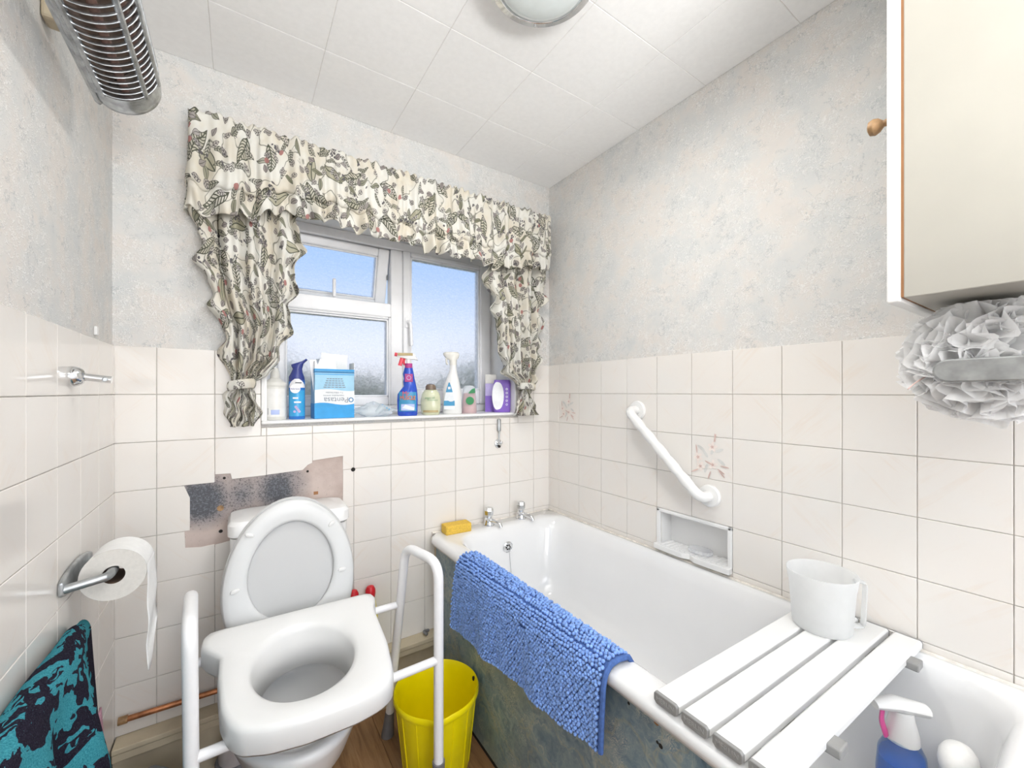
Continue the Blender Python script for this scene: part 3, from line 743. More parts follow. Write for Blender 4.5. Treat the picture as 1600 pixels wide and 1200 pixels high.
# white fluted grab rail
gr = thing('grab_rail', 'white fluted plastic grab rail fixed diagonally to the tiles', 'grab rail', (W-.01, .975, 1.09))
A = Vector((W-.009, 1.134, 1.232)); B = Vector((W-.009, .816, .938)); out = Vector((-.062, 0, 0)); dr_ = (B-A).normalized()
for P in (A, B):
    MB().lathe([(.040, 0), (.040, -.006), (.036, -.011), (.020, -.013)], P+Vector((.001, 0, 0)), 32, 'x').build('flange', 'white_plastic', gr, smooth=True)
path = bend([A, A+out, B+out, B], .035, 8); rad = []
for i, p in enumerate(path): rad.append(.0165)
straight = [path[9].lerp(path[-10], i/60) for i in range(1, 60)]; full = path[:10]+straight+path[-10:]
rad = [.0185]*10+[.0165+.0036*abs(math.sin(i/60*PI*5)) for i in range(1, 60)]+[.0185]*10
MB().tube(full, rad, 16).build('bar', 'white_plastic', gr, smooth=True)

# bottles standing in the near end of the tub
M['blue_liquid'] = simple('blue_liquid', (.02, .16, .62), .08, var=.05, coat=.5)
M['pink_plastic'] = simple('pink_plastic', (.72, .10, .33), .35)
M['clear_blue'] = clear('clear_bottle', (.72, .82, .92), .05, 1.3, .9, .45)
bx_, by_, bz_ = 1.545, .268, .345
b = thing('spray_bottle', 'clear spray bottle of blue liquid with white and pink trigger, standing in the tub', 'bottle', (bx_, by_, bz_))
MB().lathe([(.046, bz_), (.054, bz_+.01), (.056, bz_+.12), (.050, bz_+.160)], (bx_, by_, 0), 28, sx=1.0, sy=.75).build('liquid', 'blue_liquid', b, smooth=True)
MB().lathe([(.0465, bz_-.001), (.0555, bz_+.01), (.0575, bz_+.12), (.0525, bz_+.168), (.037, bz_+.195), (.018, bz_+.215), (.015, bz_+.225)], (bx_, by_, 0), 28, sx=1.0, sy=.75).build('bottle', 'clear_blue', b, smooth=True)
MB().lathe([(.030, bz_+.198), (.029, bz_+.215), (.022, bz_+.245), (.020, bz_+.262)], (bx_, by_, 0), 20).build('collar', 'white_plastic', b, smooth=True)
MB().tube([(bx_-.045, by_+.035, bz_+.272), (bx_-.01, by_+.01, bz_+.275), (bx_+.04, by_-.03, bz_+.262)], [.010, .017, .014], 12, squash=(1.2, .9)).build('spray_head', 'white_plastic', b, smooth=True)
MB().tube(bend([(bx_-.030, by_+.024, bz_+.268), (bx_-.036, by_+.026, bz_+.240), (bx_-.026, by_+.020, bz_+.205)], .01, 3), .006, 8, squash=(1.5, .7)).build('trigger', 'pink_plastic', b, smooth=True)
bx_, by_ = 1.567, .186
b = thing('shampoo_bottle', 'plain white bottle with rounded top beside the clear blue spray bottle in the tub', 'bottle', (bx_, by_, .36))
MB().lathe([(.026, .37), (.030, .38), (.034, .50), (.032, .53)], (bx_, by_, 0), 24, sx=1.25, sy=.85).build('body', 'white_plastic', b, smooth=True)
MB().lathe([(.034, .53), (.036, .542), (.034, .556), (.027, .567), (.014, .573), (.002, .574)], (bx_, by_, 0), 24, sx=1.25, sy=.85).build('cap', 'paper', b, smooth=True)

# ------------------------------------------------------------------ toilet, raised seat frame, bucket
TX = .473
def oval(cx, cy, hw, hl, z, n=48, egg=.10): return [(cx+hw*math.sin(2*PI*i/n)*(1+egg*math.cos(2*PI*i/n)), cy+hl*math.cos(2*PI*i/n), z) for i in range(n)]
wc = thing('toilet', 'white ceramic toilet with cistern, its grey-white seat and lid raised', 'toilet', (TX, 1.4, 0))
lo = [oval(TX, 1.43, *q) for q in ((.118, .175, 0), (.118, .175, .02), (.105, .160, .05), (.104, .165, .18))]+[oval(TX, 1.375, .150, .220, .30), oval(TX, 1.345, .176, .238, .39), oval(TX, 1.342, .180, .242, .405), oval(TX, 1.342, .178, .240, .418), oval(TX, 1.340, .165, .228, .422),
      oval(TX, 1.330, .135, .190, .418), oval(TX, 1.330, .132, .186, .38), oval(TX, 1.345, .105, .145, .30), oval(TX, 1.36, .075, .10, .25)]
MB().loft(lo, True, True).build('pan', 'ceramic', wc, smooth='all')
MB().box(TX-.115, TX+.115, 1.53, 1.700, .27, .47).build('cistern_shelf', 'ceramic', wc, bevel=.02, seg=3)
MB().loft([rrect(.318, .640, 1.56, 1.722, .03, .47), rrect(.306, .652, 1.552, 1.724, .035, .70), rrect(.302, .656, 1.550, 1.724, .035, .842)]).build('cistern', 'ceramic', wc, smooth=True)
MB().loft([rrect(.300, .658, 1.546, 1.726, .038, .846), rrect(.296, .662, 1.542, 1.726, .040, .850), rrect(.296, .662, 1.542, 1.726, .040, .884), rrect(.304, .654, 1.550, 1.722, .036, .896), rrect(.335, .623, 1.580, 1.705, .03, .902)]).build('cistern_lid', 'ceramic', wc, smooth=True)
HZ, HY = .435, 1.478
def lean(a, b, off=0):      # a across, b up the raised seat, off behind it
    k = .040/.51
    return (TX+a, HY+k*b+off, HZ+b)
def egg2(hw, c, hl, off, n=64):
    out = []
    for i in range(n):
        t = 2*PI*i/n; out.append(lean(hw*math.sin(t)*(1-.06*math.cos(t)), c+hl*math.cos(t), off))
    return out
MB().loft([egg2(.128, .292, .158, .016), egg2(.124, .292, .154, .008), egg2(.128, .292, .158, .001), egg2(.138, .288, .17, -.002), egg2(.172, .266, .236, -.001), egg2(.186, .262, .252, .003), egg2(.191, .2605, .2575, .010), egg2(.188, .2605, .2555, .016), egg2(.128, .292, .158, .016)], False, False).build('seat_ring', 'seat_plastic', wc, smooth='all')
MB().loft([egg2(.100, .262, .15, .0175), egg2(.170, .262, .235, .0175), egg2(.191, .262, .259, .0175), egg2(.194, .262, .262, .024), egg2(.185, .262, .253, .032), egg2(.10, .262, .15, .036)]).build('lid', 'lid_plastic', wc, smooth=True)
for u, v, an in ((390, 838, -.5), (519, 819, .75), (367, 924, .3), (534, 889, .05)):
    p = on_y(u, v, HY+.020); me = MB().lathe([(.001, -.0045), (.006, -.003), (.007, 0), (.006, .003), (.001, .0045)], (0, 0, 0), 14, 'y', sx=1, sy=1.9).mesh('seat_buffer', smooth=True)
    me.transform(Matrix.Rotation(-an, 4, 'Y')); link('seat_buffer', me, 'white_plastic', wc, Vector((p.x, HY+.040/.51*(p.z-HZ)-.003, p.z)))
for sx_ in (-.07, .07): MB().tube([(TX+sx_-.02, HY+.012, .437), (TX+sx_+.02, HY+.012, .437)], .013, 12).build('hinge', 'seat_plastic', wc, smooth=True)
M['waste'] = simple('grey_white_pipe', (.50, .46, .45), .5)
MB().tube(bend([(TX-.08, 1.595, .20), (.322, 1.600, .20), (.322, 1.610, .001)], .06, 6), .050, 18).build('waste_pipe', 'waste', wc, smooth=True)
MB().lathe([(.056, 0), (.060, .005), (.060, .035), (.056, .04)], (.322, 1.608, .085), 20).build('pipe_collar', 'grey_rubber', wc, smooth=True)

# raised toilet seat in a tubular frame
rf = thing('raised_toilet_seat', 'white raised toilet seat in a tubular frame with armrests, over the toilet', 'toilet seat frame', (.5, 1.3, 0))
TR = .0150
legs = {'L': [(.212, 1.548, .0), (.222, 1.365, .785), (.236, 1.150, .785), (.242, 1.157, 0)], 'R': [(.798, 1.555, .0), (.798, 1.352, .785), (.837, 1.165, .785), (.837, 1.165, 0)]}
for k, P in legs.items():
    pts = bend([P[0], P[1], P[2], P[3]], .058, 8)
    MB().tube([Vector(P[0]).lerp(Vector(P[1]), .1)]+pts[1:-1]+[Vector((P[3][0], P[3][1], .10))], TR, 16).build('leg_and_armrest', 'powder_white', rf, smooth=True)
    MB().tube([P[0], Vector(P[0]).lerp(Vector(P[1]), .045), Vector(P[0]).lerp(Vector(P[1]), .14)], [.024, .021, .0165], 14).build('rubber_foot', 'grey_rubber', rf, smooth=True)
    h = .175; x, y, _ = P[3]
    MB().lathe([(.024, 0), (.024, .02), (.020, .05), (.0185, h-.02), (.0195, h)], (x, y, 0), 16).build('rubber_foot', 'grey_rubber', rf, smooth=True)
MB().tube([(.243, 1.156, .487), (.837, 1.165, .487)], .0125, 14).build('cross_bar', 'powder_white', rf, smooth=True)
MB().tube([(.219, 1.415, .562), (.798, 1.412, .562)], .0120, 14).build('cross_bar', 'powder_white', rf, smooth=True)
SO = [(.240, 1.450), (.710, 1.438), (.712, 1.392), (.694, 1.372), (.692, 1.300), (.690, 1.202), (.676, 1.100), (.664, 1.068), (.630, 1.050), (.571, 1.042), (.458, 1.046), (.383, 1.060), (.330, 1.082), (.308, 1.110), (.292, 1.161), (.283, 1.264), (.284, 1.372), (.243, 1.380)]
SC = Vector((.478, 1.245))
def outer_at(t):
    d = Vector((math.cos(t), math.sin(t))); best = None
    for a, b in zip(SO, SO[1:]+SO[:1]):
        a, b = Vector(a), Vector(b); e_ = b-a; den = d.x*e_.y-d.y*e_.x
        if abs(den) < 1e-9: continue
        w = a-SC; r = (w.x*e_.y-w.y*e_.x)/den; q = (w.x*d.y-w.y*d.x)/den
        if r > 0 and -1e-6 <= q <= 1+1e-6: best = r if best is None else max(best, r)
    return best
NA = 120
rs = [outer_at(2*PI*i/NA) for i in range(NA)]
rs = [(rs[i-1]+2*rs[i]+rs[(i+1) % NA])/4 for i in range(NA)]
def sz(y): return .62-(.06/.345)*(1.445-y)
def sloop(f_hole, f_out, dz, hs=1.0):
    out = []
    for i in range(NA):
        t = 2*PI*i/NA; hx, hy = .126*hs*math.cos(t), .130*hs*math.sin(t); ox, oy = rs[i]*math.cos(t), rs[i]*math.sin(t)
        x, y = SC.x+hx*f_hole+ox*f_out, SC.y+hy*f_hole+oy*f_out; out.append((x, y, sz(y)+dz))
    return out
MB().loft([sloop(1, 0, -.115, .90), sloop(1, 0, -.05, .97), sloop(1, 0, -.022, 1.0), sloop(.96, .04, -.010), sloop(.85, .15, -.003), sloop(.5, .5, .003), sloop(.16, .84, .004), sloop(.05, .95, .001), sloop(.01, .99, -.008), sloop(0, 1, -.018), sloop(-.0, 1.0, -.052), sloop(.03, .97, -.058), sloop(.03, .97, -.045)], False, False).build('seat', 'white_plastic', rf, smooth='all', solid=.003)

# bucket
bu = thing('bucket', 'yellow plastic bucket with pouring lip on the floor beside the bath panel', 'bucket', (.908, 1.345, 0))
BC = Vector((.908, 1.345)); BA = math.atan2(-.93, -.36)
def bloop(r, z, lip=1.0, n=64):
    out = []
    for i in range(n):
        t = 2*PI*i/n; d = (t-BA+PI) % (2*PI)-PI; bulge = .010*math.exp(-(d/.17)**2)*lip
        out.append((BC.x+(r+bulge)*math.cos(t), BC.y+(r+bulge)*math.sin(t), z-.004*math.exp(-(d/.3)**2)*lip))
    return out
MB().loft([bloop(.110, .0, 0), bloop(.113, .004, 0), bloop(.139, .245, .6), bloop(.146, .246), bloop(.1485, .252), bloop(.1485, .264), bloop(.145, .269), bloop(.141, .264), bloop(.136, .235, .6), bloop(.110, .008, 0)], True, True).build('body', 'yellow', bu, smooth=True)
for i in range(14):
    t = 2*PI*(i+.5)/14
    MB().tube([(BC.x+.1135*math.cos(t), BC.y+.1135*math.sin(t), .012), (BC.x+.1385*math.cos(t), BC.y+.1385*math.sin(t), .238)], .0022, 6).build('rib', 'yellow', bu)
MB().box(1.040, 1.048, 1.318, 1.326, .250, .262).build('handle_slot', 'dark', bu)

# toilet cleaner bottles on the skirting ledge
def cleaner(x, label):
    t = thing('cleaner_bottle', label, 'bottle', (x, 1.702, .238), 'cleaner bottles behind the toilet')
    MB().lathe([(.026, .238), (.029, .245), (.029, .40), (.020, .455), (.014, .468)], (x, 1.702, 0), 20, sx=1.0, sy=.85).build('body', 'yellow', t, smooth=True)
    MB().lathe([(.014, .464), (.018, .472), (.0205, .488), (.0195, .504), (.013, .516), (.003, .520)], (x, 1.702, 0), 16).build('cap', 'red', t, smooth=True)
cleaner(.772, 'yellow bottle with red cap beside the raised seat, nearer the bath'); cleaner(.706, 'yellow bottle with red cap half hidden behind the toilet lid')

# copper pipe along the window wall
cp = thing('copper_pipe', 'bare copper pipe running above the skirting on the window wall', 'pipe', (.2, 1.70, .295))
MB().tube([(.030, 1.712, .296), (.38, 1.712, .288)], .0085, 12).build('pipe', 'copper', cp, smooth=True)
MB().tube([(.018, 1.712, .296), (.040, 1.712, .296)], .0115, 12).build('fitting', 'knob_wood', cp, smooth=True)

# grey bag on the floor
M['grey_cloth'] = simple('grey_cloth', (.27, .28, .29), .9, var=.2, scale=25, bump=.3)
bg = thing('cloth_bag', 'grey cloth bag with dark edging on the floor behind the toilet frame', 'bag', (.115, 1.54, 0))
def bag(a, b):
    t = 2*PI*a; k = b; r = math.sin(PI*min(1, .08+k*.92)/1.0)**.5 if k < .5 else math.cos((k-.5)*PI)**.6
    n = noise.noise(Vector((math.cos(t)*1.5, math.sin(t)*1.5, k*3)))*.22
    return (.112+.074*r*(1+n)*math.cos(t), 1.545+.095*r*(1+n*.6)*math.sin(t), .001+.225*k)
MB().grid(bag, 28, 18).build('body', 'grey_cloth', bg, smooth='all')
MB().tube([bag(i/28, .62) for i in range(28)], .004, 6, closed=True).build('edging', 'grey_rubber', bg, smooth=True)
MB().tube([(.085, 1.50, .205), (.082, 1.46, .21), (.10, 1.435, .18), (.12, 1.435, .12)], .006, 8).build('handle', 'grey_rubber', bg, smooth=True)

# toilet roll holder and roll
rh = thing('toilet_roll_holder', 'dull chrome toilet roll holder on the wall with heater', 'toilet roll holder', (.01, 1.35, .89))
pl = []
for i in range(24):
    t = 2*PI*i/24; pl.append((1.350+.105*max(-1, min(1, 1.15*math.cos(t))), .890+.030*math.sin(t)))
MB().prism(pl, lambda y, z: (.0085, y, z), lambda y, z: (.018, y, z)).build('wall_plate', 'dull_chrome', rh, bevel=.004)
for y, s_ in ((1.256, 1), (1.444, -1)):
    MB().tube(bend([(.012, y, .886), (.066, y+.006*s_, .893), (.083, y+.012*s_, .894), (.083, y+.058*s_, .894)], .014, 5), .0095, 12).build('arm', 'dull_chrome', rh, smooth=True)
tr = thing('toilet_roll', 'white toilet roll with a torn sheet hanging down', 'toilet roll', (.085, 1.35, .894))
rc = Vector((.085, 0, .885)); Y0, Y1 = 1.300, 1.400
MB().lathe([(.0585, Y0+.001), (.0585, Y1-.001)], (rc.x, 0, rc.z), 40, 'y', cap0=False, cap1=False).build('paper', 'paper', tr, smooth=True)
for y in (Y0, Y1): MB().lathe([(.0585, y), (.0205, y)], (rc.x, 0, rc.z), 40, 'y', cap0=False, cap1=False).build('paper_edge', 'paper_end', tr)
MB().lathe([(.0205, Y0), (.0205, Y1)], (rc.x, 0, rc.z), 28, 'y', cap0=False, cap1=False).build('core', 'card', tr, smooth=True)
def sheet(a, b):
    z = rc.z+.012-b*(.235+.03*a-.06*(a*a)); y = Y0+.002+(Y1-Y0-.004)*a*(1-.0*b)
    if b > .8: y = Y0+.002+(Y1-Y0-.004)*(a*(1-(b-.8)*2.6)+.0)
    return (rc.x+.0592+.004*a*min(1, b*4)+.003*math.sin(b*13+a*3)*b, y, z-.03*max(0, b-.9)*(1-a)*8)
MB().grid(sheet, 8, 30).build('hanging_sheet', 'paper', tr, smooth=True, solid=.0006)

# teal towel over a rail along the left wall
tw = thing('towel', 'teal and black patterned bath towel hanging by the left tiled wall', 'towel', (.08, .95, .8))
def towel(a, b, inner=0.0):
    y = 1.338-.86*a
    zt = interp([(0, .778), (.12, .803), (.35, .815), (1, .80)], a)
    pin = interp([(0, .35), (.25, .8), (1, 1)], a)
    if b < .25:
        k = b/.25; return (.014+.006*math.sin(y*30)*(1-k), y, .50+(zt-.03-.50)*k)
    if b < .42:
        k = (b-.25)/.17; ang = PI*(1-k); r = .030*pin
        return (.016+r+r*math.cos(ang)-.0, y, zt-.03+.03*math.sin(ang))
    k = (b-.42)/.58; z = (zt-.03)-k*.60
    x = .016+.06*pin+k*.034
    fold = .034*math.sin((y-1.34)*24+k*3.2)*min(1, k*3)*min(1, a*6)
    bulge = .050*math.exp(-((y-.93+.16*k)/.085)**2)*min(1, k*2.2)+.016*math.exp(-((y-1.10+.10*k)/.05)**2)*min(1, k*2.5)
    roll = .040*math.exp(-((k-.42)/.10)**2)*min(1, max(0, (a-.38)*4))
    return (max(x+fold*.85+bulge+roll-inner*.2, .02), y+.010*math.sin(k*6)*min(1, a*8)+inner*4, z)
MB().grid(towel, 110, 90, lambda a, b: (a*.9, b*1.3)).build('towel_cloth', 'towel', tw, smooth='all', solid=.007)
MB().grid(lambda a, b: towel(a*.12, .62+b*.38, .011), 8, 40).build('pink_lining', 'towel_pink', tw, smooth='all', solid=.004)
rl = thing('towel_rail', 'chrome towel rail on the left wall hidden under the teal towel', 'towel rail', (.03, .9, .78))
MB().tube([(.036, 1.20, .765), (.036, .45, .765)], .008, 12).build('bar', 'chrome', rl, smooth=True)
for y in (1.17, .48): MB().lathe([(.018, .008), (.018, .013), (.009, .016), (.009, .036)], (0, y, .765), 16, 'x').build('bracket', 'chrome', rl, smooth=True)

# chrome stub, white clip and shower bracket on the tiles
ha = thing('towel_ring_stub', 'chrome towel ring bracket without its ring on the left tiles', 'bracket', (.01, 1.322, 1.345))
MB().lathe([(.0225, .008), (.0235, .012), (.022, .022), (.016, .031), (.010, .034)], (0, 1.322, 1.345), 28, 'x').build('wall_flange', 'chrome', ha, smooth=True)
MB().tube([(.032, 1.322, 1.3445), (.078, 1.322, 1.338)], .0085, 14).build('arm', 'chrome', ha, smooth=True)
MB().lathe([(.0055, 0), (.0045, -.001), (.0025, .002)], (.068, 1.3135, 1.339), 12, 'y').build('socket', 'dull_chrome', ha)
tag(MB().box(.0005, .008, 1.540, 1.558, 1.464, 1.488).build('wall_clip', 'white_plastic', None, bevel=.002), 'tiny white plastic clip on the wallpaper above the left tiles', 'clip')
sb = thing('shower_bracket', 'small chrome shower head bracket on the tiles below the window sill', 'bracket', (1.403, D-.01, 1.1))
MB().box(1.394, 1.412, D-.026, D-.0085, 1.112, 1.176).build('cradle', 'dull_chrome', sb, bevel=.006)
MB().tube([(1.402, D-.022, 1.115), (1.402, D-.018, 1.082), (1.402, D-.017, 1.055)], .0055, 10).build('stem', 'chrome', sb, smooth=True)
MB().lathe([(.024, -.0085), (.022, -.014), (.012, -.018)], (1.402, D, 1.052), 20, 'y', sy=.85).build('wall_plate', 'chrome', sb, smooth=True)
for dx, dz in ((-.010, .006), (.013, .004), (0, -.014)): MB().lathe([(.0065, -.012), (.0065, -.024), (.003, -.027)], (1.402+dx, D, 1.052+dz), 12, 'y').build('screw_head', 'chrome' if dz > 0 else 'dark', sb, smooth=True)

# ------------------------------------------------------------------ curtains
def curtain(label, Lp, Rp, ph):
    Lp = sorted(Lp); Rp = sorted(Rp); z0, z1 = 1.190, 2.15
    t = thing('curtain', label, 'curtain', ((interp(Lp, 1.6)+interp(Rp, 1.6))/2, 1.69, 1.19), 'floral window curtains')
    def pt(s, z):
        a, b = interp(Lp, z), interp(Rp, z); w = b-a
        tie = math.exp(-((z-1.335)/.05)**2)
        edge = max(0, 1-min(s, 1-s)/.20)
        side = -1 if s < .5 else 1
        x = a+w*s+side*edge**1.5*(.013*math.sin(z*41+ph+side)+.005*math.sin(z*83+ph*2))*(1-.7*tie)
        amp = .024*(1-.5*tie)*min(1, w/.15)
        y = 1.694+amp*(1-2*abs(math.sin(s*PI*4+ph+.35*math.sin(z*4)))**.7)+.006*math.sin(s*2*PI*9+z*5+ph)+edge**1.2*.020*math.sin(z*58+s*6+ph)*(1-.6*tie)
        y += .006*math.sin(z*13+s*5)
        if z < 1.32: y += .010*math.sin(s*2*PI*3+ph+z*25); x += .005*math.sin(z*90+s*9)
        return (x, min(y, 1.7225), z)
    def sec(name, s0, s1, n):
        MB().grid(lambda p, q: pt(s0+(s1-s0)*p, z0+(z1-z0)*q), n, 150, lambda p, q: ((s0+(s1-s0)*p)*.62+ph, z0+(z1-z0)*q)).build(name, 'floral', t, smooth='all', solid=.0012)
    sec('cloth_panel', .19, .81, 60); sec('frill', 0, .19, 16); sec('frill', .81, 1, 16)
    c = (interp(Lp, 1.335)+interp(Rp, 1.335))/2; hw = (interp(Rp, 1.335)-interp(Lp, 1.335))/2
    def band(a, b):
        th = 2*PI*a; r = 1+.12*math.sin(PI*b)+.05*math.sin(a*2*PI*9)
        return (c+(hw+.005)*r*math.cos(th), 1.684+.034*r*math.sin(th), 1.318+.032*b+.006*math.cos(th+ph))
    MB().grid(band, 60, 8, lambda a, b: (a*.30+5, b*.04)).build('tieback', 'floral', t, smooth='all', solid=.002)
    return t
curtain('floral curtain on the left of the window, tied back above the toilet', [(2.15, .225), (2.0, .215), (1.88, .208), (1.759, .215), (1.677, .236), (1.51, .276), (1.423, .281), (1.359, .297), (1.335, .303), (1.293, .290), (1.19, .284)],
        [(2.15, .50), (1.933, .512), (1.828, .520), (1.692, .495), (1.573, .486), (1.431, .455), (1.372, .405), (1.335, .366), (1.28, .384), (1.19, .374)], .4)
curtain('floral curtain on the right of the window, tied back beside the bath wall', [(2.15, 1.34), (1.967, 1.330), (1.865, 1.296), (1.72, 1.345), (1.536, 1.377), (1.411, 1.400), (1.355, 1.470), (1.325, 1.517), (1.25, 1.495), (1.19, 1.472)],
        [(2.15, 1.645), (1.958, 1.655), (1.858, 1.660), (1.687, 1.640), (1.484, 1.616), (1.384, 1.612), (1.325, 1.580), (1.25, 1.60), (1.19, 1.620)], 2.1)
va = thing('valance', 'gathered floral valance with frilled hem across the top of the window', 'valance', (.93, 1.66, 1.93))
VP_ = [Vector((.190, 1.732)), Vector((.196, 1.645)), Vector((1.668, 1.640)), Vector((1.680, 1.732))]
VL = [0]
for a, b in zip(VP_, VP_[1:]): VL.append(VL[-1]+(b-a).length)
def vpath(s):
    d = s*VL[-1]
    for i in range(3):
        if d <= VL[i+1] or i == 2:
            k = (d-VL[i])/(VL[i+1]-VL[i]); p = VP_[i].lerp(VP_[i+1], k); n = (VP_[i+1]-VP_[i]).normalized(); return p, Vector((n.y, -n.x)), i
def val(s, b):
    p, n, seg = vpath(s); x = p.x
    zb = interp([(.18, 1.90), (.26, 1.885), (.34, 1.90), (.45, 1.940), (.62, 1.942), (.82, 1.926), (1.1, 1.914), (1.33, 1.900), (1.55, 1.925), (1.68, 1.942)], x)+.010*math.sin(s*150)+.006*math.sin(s*67)
    zt = 2.216+.005*math.sin(s*330)+.004*math.sin(s*83)
    z = zb+(zt-zb)*b
    low = 1-b
    o = .0045*math.sin(s*300+2*math.sin(s*40))*(.35+.65*min(1, abs(b-.86)*8))+(.012*math.sin(s*118+1.5*math.sin(s*23)))*(.25+.9*low)
    if b < .26: o += .016*(1-b/.26)*math.sin(s*185+b*6)
    o += .012*math.exp(-((b-.32)/.10)**2)-.007*math.exp(-((b-.24)/.03)**2)-.006*math.exp(-((b-.86)/.03)**2)
    q = p+n*(o+.004)*(.5 if seg != 1 else 1)
    return (q.x, min(q.y, 1.732), z)
MB().grid(lambda a, b: val(a, .25+.75*b), 520, 26, lambda a, b: (a*2.3, 3+(.25+.75*b)*.30)).build('gathered_cloth', 'floral', va, smooth='all', solid=.0012)
MB().grid(lambda a, b: val(a, .25*b), 520, 12, lambda a, b: (a*2.3, 3+.25*b*.30)).build('frill', 'floral', va, smooth='all', solid=.0012)
MB().tube([(.205, 1.680, 2.185), (1.660, 1.680, 2.185)], .008, 8).build('curtain_rail', 'white_plastic', va)

# ------------------------------------------------------------------ wall heater
M['heater_metal'] = simple('pitted_chrome', (.50, .52, .54), .24, .95, var=.35, scale=38, bump=.12)
ht = thing('wall_heater', 'chrome bar heater with slatted grille high on the left wall', 'heater', (.11, .8, 2.01))
HC = Vector((.113, 2.014)); HN = Vector((.776, -.630)); HT = Vector((.630, .776)); HW, HB = .069, .056
def hp(a, k=1.0, off=0):    # a: -1..1 across the half-round grille
    ang = a*PI/2; p = math.sin(ang)*HW*k; q = math.cos(ang)*HB*k+off
    return (HC.x+HT.x*p+HN.x*q, HC.y+HT.y*p+HN.y*q)
def at_y(q, y): return (q[0], y, q[1])
for ya, yb, sgn in ((1.222, 1.292, 1), (.285, .215, -1)):
    lp_ = []
    for k, f in ((1.0, 0), (1.0, .55), (.97, .85), (.86, .97), (.5, 1.0)):
        lp_.append([at_y(hp(-1+2*i/20, k), ya+(yb-ya)*f) for i in range(21)])
    MB().loft(lp_, True, True).build('end_cap', 'heater_metal', ht, smooth=True)
M['heater_dark'] = simple('heater_reflector', (.17, .12, .09), .5, .5, var=.4, scale=20); M['element'] = simple('heater_element', (.16, .085, .065), .6, var=.4, scale=50)
bp = [(-.074, -.001), (.074, -.001), (.074, -.014), (-.074, -.014)]
def hq(p, q): return (HC.x+HT.x*p+HN.x*q, HC.y+HT.y*p+HN.y*q)
MB().loft([[at_y(hq(*q), 1.285) for q in bp], [at_y(hq(*q), .22) for q in bp]]).build('back_plate', 'heater_metal', ht, bevel=.003)
rp = [(-.064, .0), (.064, .0), (.040, .006), (-.040, .006)]
MB().loft([[at_y(hq(*q), 1.22) for q in rp], [at_y(hq(*q), .29) for q in rp]]).build('reflector', 'heater_dark', ht)
for p in (-.025, .025): MB().tube([at_y(hq(p, .026), 1.222), at_y(hq(p, .026), .285)], .008, 10).build('heating_element', 'element', ht, smooth=True)
for a in (-.97, -.84, -.05, .36, .80, .97): MB().tube([at_y(hp(a), 1.224), at_y(hp(a), .283)], .0058, 8).build('grille_bar', 'heater_metal', ht)
rib = MB().tube([at_y(hp(-.97+1.94*i/18), 0) for i in range(19)], .0029, 6, squash=(.55, 1)).mesh('grille_slat', smooth=True)
n_ = 0; y = 1.214
while y > .29:
    link('grille_slat', rib, 'heater_metal', ht, Vector((0, y, 0))); y -= .0185
MB().box(.0005, .055, 1.185, 1.225, 2.055, 2.13).build('wall_bracket', 'skirting', ht, bevel=.006); MB().box(.0005, .055, .38, .42, 2.055, 2.13).build('wall_bracket', 'skirting', ht, bevel=.006)
MB().lathe([(.006, 0), (.005, .003), (.002, .004)], at_y(hq(-.052, .016), 1.287), 10, 'y').build('screw', 'chrome', ht, smooth=True)

# ------------------------------------------------------------------ ceiling lamp
la = thing('ceiling_lamp', 'round ceiling lamp with chrome ring and pale glass', 'ceiling lamp', (.975, .822, ROOM_H))
LC = (.975, .822, 0)
ld = bpy.data.lights.new('lamp_bulb', 'AREA'); ld.shape = 'DISK'; ld.size = .21; ld.energy = 6; ld.color = (1, .985, .96)
lo2 = bpy.data.objects.new('lamp_bulb', ld); COL.objects.link(lo2); lo2.location = (.975, .822, 2.332)
MB().lathe([(.128, 2.418), (.141, 2.400), (.143, 2.378), (.140, 2.370), (.122, 2.364), (.116, 2.368)], LC, 56, cap0=False, cap1=False).build('chrome_ring', 'chrome', la, smooth=True, solid=.002)
MB().lathe([(.117, 2.367), (.108, 2.356), (.085, 2.345), (.05, 2.339), (.003, 2.337)], LC, 48, cap0=False).build('glass', 'lamp_glass', la, smooth=True)
for k in range(3):
    a = math.radians(-58+120*k); MB().lathe([(.0055, -.004), (.004, -.009), (.001, -.010)], (.975+.130*math.cos(a), .822+.130*math.sin(a), 2.371), 10).build('screw', 'chrome', la, smooth=True)

# ------------------------------------------------------------------ cabinet, arm and bath puff at the near end of the bath
cb_ = thing('wall_cabinet', 'cream wall cabinet with wooden knob above the near end of the bath', 'cabinet', (1.53, .06, 1.48))
MB().box(1.327, W-.001, -.098, .2175, 1.480, 2.36).build('body', 'cabinet', cb_, bevel=.0015, seg=1)
MB().box(1.3285, W-.003, .2175, .2215, 1.482, 2.36).build('raw_edge', 'raw_edge', cb_)
dr = MB().box(1.326, W-.012, .2215, .2410, 1.474, 2.36).build('door', 'white_paint', cb_, bevel=.003)
me = MB().lathe([(.008, 0), (.0065, .006), (.006, .010), (.013, .017), (.0155, .024), (.013, .031), (.005, .034)], (1.352, .241, 1.823), 20, 'y').build('knob', 'knob_wood', dr, smooth=True)
ar = thing('chrome_arm', 'flat dull chrome arm in front of the white bath puff', 'towel arm', (1.368, .0, 1.345))
M['arm_metal'] = simple('tarnished_chrome', (.33, .34, .34), .35, .6, var=.25, scale=30)
def arm_pts():
    h = .0205; pts = [(-.095, 1.350-h), (.165, 1.347-h)]+[(.166+h*1.05*math.sin(PI*i/10), 1.347-h*math.cos(PI*i/10)) for i in range(11)]+[(-.095, 1.350+h)]
    return pts
MB().prism(arm_pts(), lambda y, z: (1.361, y, z), lambda y, z: (1.374, y, z)).build('bar', 'arm_metal', ar, bevel=.003)
